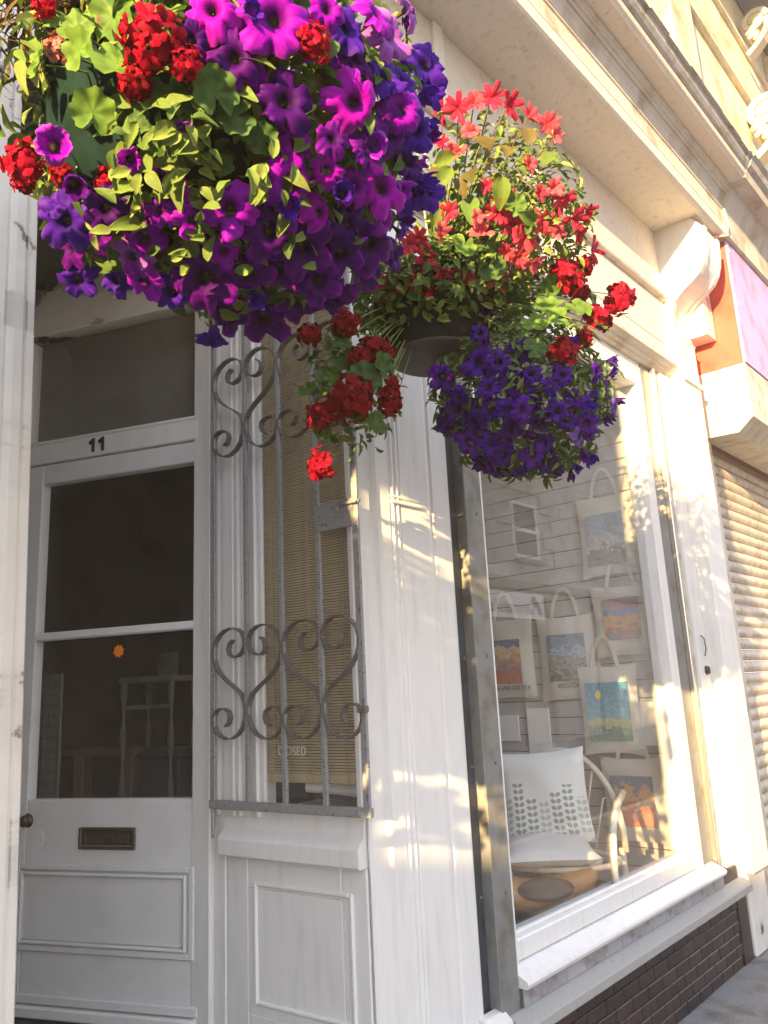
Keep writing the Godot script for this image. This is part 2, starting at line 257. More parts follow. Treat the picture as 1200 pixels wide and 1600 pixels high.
func materials() -> void:
	var brush := noise_tex(0.012, [[0.0, 0.93], [0.3, 0.975], [0.55, 1.0], [1.0, 0.985]], 3, 512, FastNoiseLite.TYPE_SIMPLEX_SMOOTH, 6, 20.0)
	var rippled := noise_tex(0.02, [], 8, 512, FastNoiseLite.TYPE_SIMPLEX_SMOOTH, 5, 30.0)
	var grime := noise_tex(0.008, [[0.0, Color(0.76, 0.72, 0.66)], [0.3, Color(0.91, 0.89, 0.86)], [0.55, 1.0], [1.0, 0.97]], 12, 512, FastNoiseLite.TYPE_SIMPLEX_SMOOTH, 7, 25.0)
	var peel := noise_tex(0.010, [[0.0, Color(0.30, 0.28, 0.27)], [0.22, Color(0.42, 0.38, 0.36)], [0.245, 0.93], [0.5, 1.0], [1.0, 0.95]], 21, 512, FastNoiseLite.TYPE_SIMPLEX_SMOOTH, 6, 30.0)
	var grit := noise_tex(0.05, [[0.0, Color(0.84, 0.80, 0.77)], [0.16, Color(0.95, 0.94, 0.93)], [0.34, 0.985], [0.6, 1.0], [1.0, 0.96]], 31, 512, FastNoiseLite.TYPE_SIMPLEX_SMOOTH, 6)
	var gritty := noise_tex(0.09, [], 33, 512, FastNoiseLite.TYPE_SIMPLEX_SMOOTH, 5)
	var rust := noise_tex(0.030, [[0.0, Color(0.22, 0.14, 0.10)], [0.19, Color(0.34, 0.25, 0.20)], [0.225, 0.92], [1.0, 1.0]], 41, 512, FastNoiseLite.TYPE_SIMPLEX_SMOOTH, 4, 12.0)
	M.white = mat(Color(0.78, 0.775, 0.76), 0.42, brush, 0.9, rippled, 0.06)
	M.white_dull = mat(Color(0.72, 0.715, 0.70), 0.5, brush, 0.7, rippled, 0.08)
	M.white_worn = mat(Color(0.77, 0.745, 0.69), 0.5, peel, 0.55, peel, 0.12)
	for e in [M.white, M.white_dull, M.slat_white if M.has("slat_white") else M.white]: e.uv1_scale = Vector3(2.2, 0.35, 2.2)
	M.door = mat(Color(0.66, 0.665, 0.66), 0.4, brush, 0.8, rippled, 0.06)
	M.stone = mat(Color(0.66, 0.615, 0.57), 0.8, grit, 0.6, gritty, 0.12)
	M.stone_dirty = mat(Color(0.64, 0.585, 0.54), 0.85, grime, 0.9, gritty, 0.2)
	M.cove = mat(Color(0.54, 0.52, 0.51), 0.8, grime, 0.8, gritty, 0.15)
	M.lead = mat(Color(0.40, 0.40, 0.42), 0.6, grime, 1.6, rippled, 0.3)
	M.ashlar = mat(Color(0.64, 0.57, 0.43), 0.9, grime, 0.35, gritty, 0.3)
	M.rail = mat(Color(0.21, 0.215, 0.21), 0.45, grime, 1.3)
	M.rail_dark = mat(Color(0.055, 0.065, 0.08), 0.5, grime, 1.5)
	M.chrome = mat(Color(0.62, 0.60, 0.57), 0.22)
	M.chrome.metallic = 0.9
	M.iron = mat(Color(0.29, 0.295, 0.30), 0.55, rust, 3.6, rust, 0.05)
	M.iron_rust = mat(Color(0.16, 0.145, 0.13), 0.65, rust, 4.0, rust, 0.05)
	M.brass = mat(Color(0.10, 0.09, 0.075), 0.4, grime, 6.0)
	M.brass.metallic = 0.6
	M.black = mat(Color(0.02, 0.018, 0.016), 0.4)
	M.tile = []
	for c in [Color(0.050, 0.030, 0.027), Color(0.064, 0.037, 0.031), Color(0.040, 0.026, 0.025)]:
		M.tile.append(mat(c, 0.28, grime, 3.0))
	M.grout = mat(Color(0.10, 0.085, 0.08), 0.9, grit, 2.0)
	M.glazed = []
	for c in [Color(0.36, 0.36, 0.40), Color(0.40, 0.39, 0.43), Color(0.33, 0.33, 0.37)]:
		M.glazed.append(mat(c, 0.3, grime, 2.5))
	M.slab = mat(Color(0.38, 0.37, 0.355), 0.85, grit, 1.2, gritty, 0.15)
	M.paving = mat(Color(0.24, 0.23, 0.225), 0.9, grime, 0.9, gritty, 0.3)
	M.asphalt = mat(Color(0.05, 0.05, 0.052), 0.9, grit, 2.0, gritty, 0.4)
	M.shutter = mat(Color(0.58, 0.53, 0.47), 0.5, grime, 1.5)
	M.steel = mat(Color(0.60, 0.56, 0.48), 0.45, grime, 1.2)
	M.red = mat(Color(0.60, 0.08, 0.06), 0.35, grime, 0.8)
	M.purple = mat(Color(0.50, 0.28, 0.60), 0.35, grime, 0.8)
	M.soffit_red = mat(Color(0.55, 0.30, 0.27), 0.7, grit, 0.8)
	M.alarm = mat(Color(0.72, 0.70, 0.64), 0.4)
	M.cable = mat(Color(0.60, 0.50, 0.40), 0.5)
	M.blue_eave = mat(Color(0.20, 0.21, 0.30), 0.7, grime, 0.6)
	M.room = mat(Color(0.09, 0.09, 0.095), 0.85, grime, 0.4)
	M.slat_white = mat(Color(0.52, 0.51, 0.49), 0.45, brush, 1.0)
	M.groove = mat(Color(0.10, 0.095, 0.09), 0.8)
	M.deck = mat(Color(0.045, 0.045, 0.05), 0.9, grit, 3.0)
	M.render = mat(Color(0.50, 0.49, 0.47), 0.9, grime, 0.25)
	M.render_stone = mat(Color(0.36, 0.33, 0.29), 0.9, grime, 0.5, gritty, 0.5)
	M.frame_white = mat(Color(0.84, 0.84, 0.84), 0.4)
	M.bamboo = mat(Color(0.50, 0.42, 0.27), 0.7, grit, 4.0)
	M.bamboo.backlight_enabled = true
	M.bamboo.backlight = Color(0.3, 0.3, 0.3)
	M.rattan = mat(Color(0.62, 0.58, 0.50), 0.55, grime, 3.0)
	M.canvas = mat(Color(0.72, 0.69, 0.61), 0.9, grit, 4.0, gritty, 0.05)
	M.canvas.backlight_enabled = true
	M.canvas.backlight = Color(0.35, 0.35, 0.35)
	M.satin = mat(Color(0.70, 0.70, 0.69), 0.35, brush, 4.0)
	M.leather = mat(Color(0.50, 0.27, 0.11), 0.5, grime, 3.0, gritty, 0.1)
	M.leather_dark = mat(Color(0.09, 0.055, 0.05), 0.5, grime, 3.0, gritty, 0.1)
	M.paper = mat(Color(0.84, 0.83, 0.80), 0.8)
	M.wood = mat(Color(0.13, 0.085, 0.06), 0.5, grime, 2.0)
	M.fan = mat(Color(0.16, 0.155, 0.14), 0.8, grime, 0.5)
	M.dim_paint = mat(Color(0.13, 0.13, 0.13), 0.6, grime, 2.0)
	M.orange = mat(Color(0.85, 0.24, 0.02), 0.6)
	M.pot_green = mat(Color(0.010, 0.027, 0.025), 0.6, grime, 4.0)
	M.pot_black = mat(Color(0.009, 0.010, 0.009), 0.75, grime, 4.0)
	M.pot_black.metallic_specular = 0.2
	M.pot_green.metallic_specular = 0.12
	M.tray = mat(Color(0.06, 0.058, 0.052), 0.6, grime, 4.0)
	M.label = mat(Color(0.24, 0.235, 0.225), 0.5)
	M.soil = mat(Color(0.035, 0.024, 0.016), 1.0, grit, 6.0, gritty, 1.0)
	M.glass = StandardMaterial3D.new()
	M.glass.transparency = BaseMaterial3D.TRANSPARENCY_ALPHA
	M.glass.albedo_color = Color(0.9, 0.95, 0.93, 0.0)
	M.glass.roughness = 0.0
	M.glass_bright = M.glass.duplicate()
	var fleck := noise_tex(0.02, [[0.0, 0.62], [0.35, 0.86], [0.6, 1.0], [1.0, 0.9]], 61, 512, FastNoiseLite.TYPE_SIMPLEX_SMOOTH, 6, 25.0)
	M.petal = leafy(0.6, 0.75, fleck, 1.6)
	M.leaf = leafy(0.5, 0.7, fleck, 2.2)
	M.stem = mat(Color(0.16, 0.22, 0.06), 0.6)
	M.stem_brown = mat(Color(0.14, 0.07, 0.04), 0.6)
	M.dry = leafy(0.8, 0.4, fleck, 2.0)
	M.van = mat(Color(0.60, 0.60, 0.60), 0.35)
	M.rubber = mat(Color(0.02, 0.02, 0.02), 0.8)

# ---------------------------------------------------------------- flowers and leaves
func lin(c: Color, k: float) -> Color:
	return Color(c.r * k, c.g * k, c.b * k)

func surface(rows: Array, cols: Array, closed: bool) -> ArrayMesh:
	# rows: rings of points, cols: rings of colours; smooth, seen from both sides
	var st := begin(false)
	var n: int = rows[0].size()
	for i in rows.size():
		for k in n:
			st.set_color(cols[i][k])
			st.add_vertex(rows[i][k])
	for i in rows.size() - 1:
		for k in (n if closed else n - 1):
			var a := i * n + k
			var b := i * n + (k + 1) % n
			st.add_index(a); st.add_index(b); st.add_index(b + n)
			st.add_index(a); st.add_index(b + n); st.add_index(a + n)
	st.generate_normals()
	return st.commit()

# a trumpet flower of unit radius that opens towards +z: five ruffled, unequal lobes, a veined throat, a green calyx behind.
# wide_open below 1 leaves it half closed; every one is folded a little across a line of its own
func petunia(sd: int, c: Color, edge: Color, wide_open := 1.0) -> ArrayMesh:
	rng.seed = sd
	var S := [[0.05, -1.05], [0.08, -0.85], [0.10, -0.55], [0.15, -0.28], [0.26, -0.12], [0.42, -0.03], [0.58, 0.02], [0.74, 0.03], [0.88, 0.01], [0.96, -0.03], [1.0, -0.07]]
	var N := 60
	var tilt := []
	var wide := []
	var roll := []
	for k in 5:
		tilt.append(rng.randf_range(-0.42, 0.50))
		wide.append(rng.randf_range(0.80, 1.14))
		roll.append(rng.randf_range(-0.35, 0.35))
	var ph := rng.randf() * TAU
	var fold_at := rng.randf() * TAU
	var fold := rng.randf_range(-0.10, 0.38)
	var rows := []
	var cols := []
	for s in S:
		var ring := []
		var col := []
		for k in N:
			var t := TAU * k / N
			var lobe := int(floor(t / (TAU / 5.0) + 0.5)) % 5
			var m := absf(cos(2.5 * t))
			var off := sin(2.5 * t) * (1.0 if lobe % 2 == 0 else -1.0)
			var w: float = smoothstep(0.30, 1.0, s[0])
			var R: float = s[0] * (1.0 - w * 0.34 * pow(1.0 - m, 1.6)) * lerpf(1.0, wide[lobe], w * m) * (1.0 + w * (0.035 * sin(13.0 * t + ph) + 0.02 * sin(29.0 * t)))
			R = lerpf(R, minf(R, 0.16 + 0.30 * s[0]), 1.0 - wide_open)
			var h: float = s[1] - w * w * (0.10 + tilt[lobe] * m * m) + w * w * (roll[lobe] * off * 0.5 + 0.07 * sin(10.0 * t + ph) + 0.06 * sin(17.0 * t + ph * 2.0)) - w * 0.14 * pow(1.0 - m, 1.4) + (1.0 - wide_open) * w * 0.8
			var x := cos(t - fold_at) * R
			h -= fold * x * x * w
			ring.append(Vector3(cos(t) * R, sin(t) * R, h))
			var vein := 0.74 + 0.26 * pow(m, 0.5) + 0.09 * sin(30.0 * t + 2.0 * sin(3.0 * t)) * w - 0.16 * pow(m, 24.0)
			var cc := lin(c, vein).lerp(edge, smoothstep(0.70, 1.0, s[0]) * 0.55)
			var dark := smoothstep(0.44, 0.10, s[0])
			cc = cc.lerp(Color(c.r * 0.16, c.g * 0.3, c.b * 0.18), dark * (0.75 + 0.25 * m))
			if s[0] < 0.11: cc = Color(0.13, 0.12, 0.07)
			col.append(cc)
		rows.append(ring)
		cols.append(col)
	var tool := SurfaceTool.new()
	tool.append_from(surface(rows, cols, true), 0, Transform3D.IDENTITY)
	for k in 5:
		var a := TAU * k / 5.0 + 0.3
		tool.append_from(leaf_mesh(sd + k, 0.62, 0.17, Color(0.14, 0.21, 0.06), 0.3, 0.0), 0, Transform3D(Basis(Vector3(0, 0, 1), a) * Basis(Vector3(0, 1, 0), 0.75), Vector3(0, 0, -1.0)))
	return tool.commit()

# a leaf along +x of the given length and width, cupped and curling, its face towards +z
func leaf_mesh(sd: int, long: float, wide: float, c: Color, cup: float, curl: float, round_ := false) -> ArrayMesh:
	rng.seed = sd
	var rows := []
	var cols := []
	var n := 7
	var bend := rng.randf_range(-0.15, 0.15)
	for i in n + 1:
		var s := float(i) / n
		var w := wide * pow(sin(PI * clampf(pow(s, 0.8), 0.02, 0.98)), 0.75)
		var ring := []
		var col := []
		for k in range(-2, 3):
			var u := k / 2.0
			var wave := 0.06 * wide * sin(s * 11.0 + k * 1.7 + sd)
			ring.append(Vector3(s * long, u * w * 0.5 + bend * wide * s * s, absf(u) * cup * w - curl * long * s * s + wave * absf(u)))
			var v := (0.86 if k == 0 else 1.0) * (0.92 + 0.16 * rng.randf())
			col.append(lin(c, v).lerp(Color(c.r * 1.5, c.g * 1.25, c.b), 0.35 * absf(u)))
		rows.append(ring)
		cols.append(col)
	return surface(rows, cols, false)

# a round, scalloped, veined leaf of unit radius, its face towards +z, stalk at the notch on -x
func round_leaf(sd: int, c: Color) -> ArrayMesh:
	rng.seed = sd
	var N := 42
	var rows := []
	var cols := []
	var ph := rng.randf() * TAU
	for s in [0.02, 0.3, 0.55, 0.8, 1.0]:
		var ring := []
		var col := []
		for k in N:
			var t := -PI + TAU * (k + 0.5) / N
			var lob := 0.84 + 0.16 * absf(cos(3.5 * t))
			var notch := 1.0 - 0.75 * exp(-pow((PI - absf(t)) / 0.30, 2.0))
			var R: float = s * lerpf(1.0, lob, s) * notch * (1.0 + 0.025 * sin(21.0 * t) * s)
			var h: float = 0.16 * s * s + 0.10 * s * s * sin(7.0 * t + ph) + 0.05 * s * sin(2.0 * t + ph)
			ring.append(Vector3(cos(t) * R, sin(t) * R, h))
			var vein := 1.0 + 0.22 * pow(absf(cos(3.5 * t)), 12.0)
			col.append(lin(c, vein * (1.08 - 0.34 * exp(-pow((s - 0.6) / 0.15, 2.0)))))
		rows.append(ring)
		cols.append(col)
	return surface(rows, cols, true)

func petal_into(tool: SurfaceTool, sd: int, long: float, wide: float, c: Color, xf: Transform3D, curl := 0.3) -> void:
	rng.seed = sd
	var rows := []
	var cols := []
	for i in 5:
		var s := i / 4.0
		var w := wide * (0.25 + 0.75 * sin(PI * minf(s * 0.62 + 0.05, 1.0))) * (1.0 if i < 4 else 0.72)
		var ring := []
		var col := []
		for k in 4:
			var u := k / 1.5 - 1.0
			ring.append(Vector3(s * long, u * w * 0.5, 0.15 * long * s * (1.0 - u * u) - curl * long * s * s + 0.05 * long * sin(u * 4.0 + sd) * s))
			col.append(lin(c, 0.75 + 0.35 * s + 0.1 * rng.randf()))
		rows.append(ring)
		cols.append(col)
	tool.append_from(surface(rows, cols, false), 0, xf)

# a domed head of many five-petalled florets, unit radius, facing +z
func geranium(sd: int, c: Color, florets := 22) -> ArrayMesh:
	var tool := SurfaceTool.new()
	for i in florets:
		var f := (i + 0.5) / florets
		var th := acos(1.0 - 1.35 * f)
		var az := i * 2.39996
		rng.seed = sd * 100 + i
		var dir := Vector3(sin(th) * cos(az), sin(th) * sin(az), cos(th)).normalized()
		var side := dir.cross(Vector3(0.3, 0.9, 0.1)).normalized()
		var b := Basis(side, dir.cross(side), dir)
		var at := dir * rng.randf_range(0.50, 0.86)
		var cc := lin(c, rng.randf_range(0.45, 1.25))
		var sp := rng.randf() * TAU
		for k in 5:
			var lean := rng.randf_range(-0.1, 0.8)
			petal_into(tool, sd + i * 7 + k, rng.randf_range(0.28, 0.42), 0.33, cc, Transform3D(b * Basis(Vector3(0, 0, 1), sp + TAU * k / 5.0) * Basis(Vector3(0, 1, 0), -lean), at))
		if i % 3 == 0:
			petal_into(tool, sd + i, 0.7, 0.05, Color(0.12, 0.15, 0.05), Transform3D(Basis(dir, side, dir.cross(side)), dir * 0.05), 0.0)
	return tool.commit()

# a drooping flower of pointed petals, unit length, hanging towards +z
func begonia(sd: int, c: Color) -> ArrayMesh:
	var tool := SurfaceTool.new()
	rng.seed = sd
	var turn := rng.randf() * TAU
	var n := 6 + sd % 3
	for k in n:
		rng.seed = sd * 31 + k
		var lean := rng.randf_range(-1.25, -0.35)
		petal_into(tool, sd + k * 3, rng.randf_range(0.8, 1.1), rng.randf_range(0.36, 0.52), lin(c, rng.randf_range(0.8, 1.15)), Transform3D(Basis(Vector3(0, 0, 1), turn + TAU * k / n) * Basis(Vector3(0, 1, 0), lean), Vector3(0, 0, -0.3)), 0.35)
	return tool.commit()

func facing(n: Vector3, spin: float) -> Basis:
	var x := n.cross(Vector3(0.12, 0.97, 0.2)).normalized()
	return Basis(x, n.cross(x), n) * Basis(Vector3(0, 0, 1), spin)

# ---------------------------------------------------------------- baskets
var near_ball := [[Vector3(0.793, 2.555, 0.664), Vector3(0.40, 0.36, 0.38)]]
var far_balls := [[Vector3(1.968, 2.986, 0.564), Vector3(0.36, 0.36, 0.30)], [Vector3(2.031, 2.37, 0.533), Vector3(0.30, 0.27, 0.26)], [Vector3(1.579, 2.367, 0.251), Vector3(0.14, 0.22, 0.13)], [Vector3(1.78, 2.72, 0.39), Vector3(0.27, 0.12, 0.27)]]

func outward(balls: Array, p: Vector3) -> Vector3:
	var best := Vector3.UP
	var least := INF
	for b in balls:
		var q: Vector3 = (p - b[0]) / b[1]
		if q.length() < least:
			least = q.length()
			best = (q / b[1]).normalized()
	return best

func flowers(called: String, data: Array, meshes: Array, m: Material, root: Node3D, balls: Array, droop: float, light := Vector3(-0.55, 0.15, 0.75), pull := 0.6, loose := 1.0) -> Array:
	var pl := RandomNumberGenerator.new()
	pl.seed = data.size() + called.length()
	var spots := []
	for i in range(0, data.size(), 5):
		var p := Vector3(data[i], data[i + 1], data[i + 2])
		var kind: int = int(data[i + 4])
		var group: Array = meshes[kind % meshes.size()] if meshes[0] is Array else meshes
		var n := (outward(balls, p) + light * pull + Vector3(0, -droop, 0) + Vector3(pl.randf_range(-0.8, 0.8), pl.randf_range(-0.7, 0.6), pl.randf_range(-0.8, 0.8)) * loose).normalized()
		var k: float = data[i + 3] * pl.randf_range(0.85, 1.12)
		put(called, group[pl.randi() % group.size()], m, root, Transform3D(facing(n, pl.randf() * TAU).scaled(Vector3(k, k, k)), p - root.position))
		spots.append([p, n, k])
	return spots

func stems(spots: Array, hub: Vector3, root: Node3D, m: Material, r: float, called := "stem") -> void:
	for s in spots:
		var p: Vector3 = s[0] - s[1] * s[2] * 0.4
		var c: Vector3 = hub + (p - hub) * 0.45 + Vector3(0, 0.08, 0)
		var st := begin(false)
		var pts := []
		for i in 9:
			var t := i / 8.0
			pts.append(hub.lerp(c, t).lerp(c.lerp(p, t), t))
		tube(st, pts, r * 1.3, 5, r * 0.8)
		part(called, st, m, root, root.position)

var clear_at := Vector3(0.50, 2.36, 0.72)          # where the side of the nearer pot shows bare

# small leaves through the whole ball: the outermost as parts, the rest in one mass
func foliage(root: Node3D, balls: Array, count: int, singles: int, meshes: Array, size: Vector2, sd: int, inner := 0.55, lo_y := -9.0) -> void:
	var pl := RandomNumberGenerator.new()
	pl.seed = sd
	var mass := []
	for i in count:
		var b: Array = balls[i % balls.size()] if balls.size() > 1 else balls[0]
		var dir := Vector3(pl.randfn(0, 1), pl.randfn(0, 1), pl.randfn(0, 1)).normalized()
		var clump := 0.5 + 0.5 * sin(dir.x * 7.0 + sd) * sin(dir.y * 6.0 + 1.3 * sd) * sin(dir.z * 8.0)
		var rr := lerpf(inner, 0.98, sqrt(pl.randf())) * lerpf(0.88, 1.09, clump)
		var p: Vector3 = b[0] + dir * b[1] * rr
		if ((p - clear_at) / Vector3(0.13, 0.125, 0.15)).length() < 1.0: continue
		var n := (dir * 0.7 + Vector3(-0.35, 0.5, 0.35) + Vector3(pl.randf_range(-0.8, 0.8), pl.randf_range(-0.8, 0.8), pl.randf_range(-0.8, 0.8))).normalized()
		var xf := Transform3D(facing(n, pl.randf() * TAU).scaled(Vector3.ONE * pl.randf_range(size.x, size.y)), p - root.position)
		var which := pl.randi() % meshes.size()
		if i < singles:
			put("leaf", meshes[which], M.leaf, root, xf)
		else:
			mass.append([which, xf])
	for w in meshes.size():
		var mine := mass.filter(func(e): return e[0] == w)
		if mine.is_empty(): continue
		var mm := MultiMesh.new()
		mm.transform_format = MultiMesh.TRANSFORM_3D
		mm.mesh = meshes[w]
		mm.instance_count = mine.size()
		for i in mine.size(): mm.set_instance_transform(i, mine[i][1])
		var o := MultiMeshInstance3D.new()
		o.name = "foliage" if not root.has_node("foliage") else "foliage_%03d" % root.get_child_count()
		o.multimesh = mm
		o.material_override = M.leaf
		tag(o, "", "", "", "stuff")
		root.add_child(o, true)

func chains(root: Node3D, top: Vector3, rim: Vector3, r: float) -> void:
	for k in 3:
		var a := TAU * k / 3.0 + 0.4
		var st := begin(false)
		tube(st, [top, top.lerp(rim + Vector3(cos(a), 0, sin(a)) * r, 0.5) + Vector3(0, -0.01, 0), rim + Vector3(cos(a), 0, sin(a)) * r], 0.004, 5)
		part("chain", st, M.iron, root, root.position)

var pl_any := RandomNumberGenerator.new()

func baskets() -> void:
	var mag := Color(0.31, 0.003, 0.52)
	var mag_d := Color(0.085, 0.002, 0.19)
	var pale := Color(0.42, 0.12, 0.64)
	var violet := Color(0.07, 0.010, 0.36)
	var pets := [[petunia(1, mag, Color(0.52, 0.03, 0.7)), petunia(2, mag, Color(0.48, 0.02, 0.66)), petunia(31, mag, Color(0.5, 0.03, 0.68)), petunia(32, Color(0.33, 0.003, 0.52), mag), petunia(3, Color(0.46, 0.004, 0.56), Color(0.55, 0.03, 0.66))],
		[petunia(4, mag_d, mag), petunia(5, mag_d, mag), petunia(33, mag_d, mag), petunia(34, Color(0.06, 0.002, 0.16), mag_d)], [petunia(6, pale, Color(0.5, 0.2, 0.55)), petunia(7, pale, Color(0.5, 0.2, 0.55))], [petunia(8, violet, Color(0.14, 0.05, 0.42)), petunia(9, violet, violet)]]
	var deep := Color(0.075, 0.008, 0.27)
	var far_pets := [[petunia(11, deep, Color(0.12, 0.03, 0.38)), petunia(12, deep, deep), petunia(13, Color(0.11, 0.012, 0.30), violet), petunia(17, deep, violet)],
		[petunia(14, Color(0.055, 0.006, 0.22), violet), petunia(15, Color(0.06, 0.006, 0.20), violet)], [petunia(16, Color(0.18, 0.08, 0.42), Color(0.25, 0.14, 0.5))]]
	var red := Color(0.42, 0.005, 0.032)
	var heads := [[geranium(1, red), geranium(2, red)], [geranium(3, Color(0.27, 0.004, 0.014)), geranium(4, Color(0.25, 0.004, 0.016))], [geranium(5, Color(0.62, 0.20, 0.18), 16)]]
	var bego := [begonia(1, Color(0.60, 0.03, 0.085)), begonia(2, Color(0.64, 0.06, 0.10)), begonia(3, Color(0.58, 0.02, 0.075)), begonia(4, Color(0.68, 0.10, 0.14))]
	var g1 := Color(0.15, 0.235, 0.06)
	var g2 := Color(0.075, 0.14, 0.04)
	var g3 := Color(0.25, 0.31, 0.09)
	var small := [leaf_mesh(1, 1.0, 0.55, g1, 0.35, 0.25), leaf_mesh(2, 1.0, 0.48, g3, 0.4, 0.35), leaf_mesh(3, 1.0, 0.6, g2, 0.3, 0.15), leaf_mesh(4, 1.0, 0.5, g1, 0.3, 0.4)]
	var sprig := [leaf_mesh(61, 1.0, 0.5, Color(0.15, 0.235, 0.06), 0.35, 0.3), leaf_mesh(62, 1.0, 0.58, Color(0.19, 0.27, 0.075), 0.3, 0.25), leaf_mesh(63, 1.0, 0.46, Color(0.10, 0.18, 0.05), 0.4, 0.4)]
	var ferny := [leaf_mesh(5, 1.0, 0.36, Color(0.10, 0.17, 0.06), 0.35, 0.25), leaf_mesh(6, 1.0, 0.42, g2, 0.4, 0.35), leaf_mesh(7, 1.0, 0.3, g1, 0.3, 0.3)]
	var bright := [round_leaf(1, Color(0.13, 0.235, 0.045)), round_leaf(2, Color(0.10, 0.19, 0.04))]
	var dull := [round_leaf(3, g2), round_leaf(4, Color(0.065, 0.125, 0.04))]
	var bronze := [leaf_mesh(21, 2.0, 1.25, Color(0.13, 0.11, 0.04), 0.3, 0.25), leaf_mesh(22, 2.0, 1.2, Color(0.10, 0.10, 0.035), 0.35, 0.3)]
	var begleaf := [leaf_mesh(23, 2.0, 1.25, Color(0.11, 0.20, 0.05), 0.3, 0.2), leaf_mesh(24, 2.0, 1.2, Color(0.13, 0.20, 0.045), 0.35, 0.3)]
	var round_set := [bright, dull, bright, begleaf, bronze, bright]

	# the nearer basket, over the doorway
	var hub := Vector3(0.70, 2.475, 0.65)
	var a := thing("hanging_basket", "hanging basket over the doorway, full of large magenta and purple petunias", "hanging basket", Vector3(0.70, 2.275, 0.65), "hanging baskets along the shopfront")
	var st := begin(false)
	lathe(st, [Vector2(0.0, -0.20), Vector2(0.07, -0.197), Vector2(0.13, -0.172), Vector2(0.18, -0.11), Vector2(0.21, -0.02), Vector2(0.217, 0.04), Vector2(0.226, 0.042), Vector2(0.226, 0.06), Vector2(0.20, 0.06), Vector2(0.185, 0.0), Vector2(0.0, -0.01)], hub)
	part("pot", st, M.pot_green, a, a.position)
	st = begin(false)
	lathe(st, [Vector2(0.0, 0.035), Vector2(0.08, 0.03), Vector2(0.184, 0.0)], hub)
	part("soil", st, M.soil, a, a.position)
	chains(a, Vector3(0.70, 3.02, 0.65), hub + Vector3(0, 0.03, 0), 0.2)
	var sp := flowers("petunia", PETUNIAS_NEAR, pets, M.petal, a, near_ball, 0.15, Vector3(-0.6, 0.1, 0.8), 0.9, 0.75)
	stems(sp.slice(0, 40), hub, a, M.stem, 0.0016)
	var closed := [petunia(41, violet, violet, 0.15), petunia(42, mag_d, violet, 0.0), petunia(43, mag, pale, 0.35)]
	var where := []
	pl_any.seed = 15
	for i in 34:
		var d := Vector3(pl_any.randf_range(-0.9, 0.9), pl_any.randf_range(-1.0, 0.5), pl_any.randf_range(-0.1, 1.0)).normalized()
		var q: Vector3 = near_ball[0][0] + d * near_ball[0][1] * 1.02
		where.append_array([q.x, q.y, q.z, pl_any.randf_range(0.026, 0.042), 0])
	flowers("half_open_petunia", where, closed, M.petal, a, near_ball, 0.4)
	sp = flowers("geranium_head", GERANIUMS_NEAR, heads, M.petal, a, near_ball, -0.2)
	stems(sp, hub, a, M.stem, 0.0024, "flower_stalk")
	sp = flowers("round_leaf", LEAVES_NEAR, round_set.slice(0, 2), M.leaf, a, near_ball, -0.35)
	stems(sp, hub, a, M.stem, 0.0017, "leaf_stalk")
	flowers("leaf", LEAFLETS_NEAR, [[sprig[0]], [sprig[1]], [sprig[2]], [sprig[0]]], M.leaf, a, near_ball, -0.4, Vector3(-0.6, 0.2, 0.6), 0.8)
	foliage(a, [[hub + Vector3(0.05, 0.0, 0.11), Vector3(0.25, 0.21, 0.23)]], 1100, 0, small, Vector2(0.024, 0.044), 51, 0.86)
	foliage(a, near_ball, 2700, 290, small, Vector2(0.028, 0.054), 5, 0.5)
	# dry straw-like growth at the back of the basket
	var dry := MultiMesh.new()
	dry.transform_format = MultiMesh.TRANSFORM_3D
	dry.mesh = leaf_mesh(31, 1.0, 0.12, Color(0.13, 0.10, 0.055), 0.2, 0.5)
	dry.instance_count = 1500
	var pl := RandomNumberGenerator.new()
	pl.seed = 77
	for i in 1500:
		var d := Vector3(pl.randfn(0, 0.10), pl.randfn(0, 0.085), pl.randfn(0, 0.08))
		dry.set_instance_transform(i, Transform3D(facing(Vector3(pl.randfn(0, 1), pl.randfn(0, 1), pl.randfn(0, 1)).normalized(), pl.randf() * TAU).scaled(Vector3.ONE * pl.randf_range(0.025, 0.07)), Vector3(0.52, 2.70, 0.62) + d - a.position))
	var dm := MultiMeshInstance3D.new()
	dm.name = "dry_growth"
	dm.multimesh = dry
	dm.material_override = M.dry
	tag(dm, "", "", "", "stuff")
	a.add_child(dm, true)

	# the basket by the window
	var hub2 := Vector3(1.825, 2.655, 0.37)
	var b := thing("hanging_basket", "hanging basket beside the window with red begonias on top and violet petunias trailing below", "hanging basket", Vector3(1.80, 2.475, 0.36), "hanging baskets along the shopfront")
	st = begin(false)
	lathe(st, [Vector2(0.148, -0.17), Vector2(0.156, -0.15), Vector2(0.170, -0.07), Vector2(0.180, 0.03), Vector2(0.188, 0.033), Vector2(0.188, 0.05), Vector2(0.17, 0.05), Vector2(0.165, 0.01), Vector2(0.0, 0.0)], hub2)
	part("pot", st, M.pot_black, b, b.position)
	st = begin(false)
	lathe(st, [Vector2(0.0, -0.178), Vector2(0.140, -0.178), Vector2(0.147, -0.173), Vector2(0.149, -0.166), Vector2(0.0, -0.164)], hub2)
	var tray := part("water_tray", st, M.tray, b, b.position)
	st = begin(false)
	lathe(st, [Vector2(0.0, -0.1815), Vector2(0.040, -0.1815), Vector2(0.041, -0.178), Vector2(0.0, -0.178)], hub2 + Vector3(0.035, 0, 0.02))
	var lab := part("maker_disc", st, M.label, tray)
	st = begin()
	var ring := []
	for i in 15: ring.append(Vector2(cos(i * 0.36) * 0.016 * (1.0 - i * 0.03) + 0.003, sin(i * 0.36) * 0.020))
	strap(st, ring, 0.0, 0.0012, 0.005)
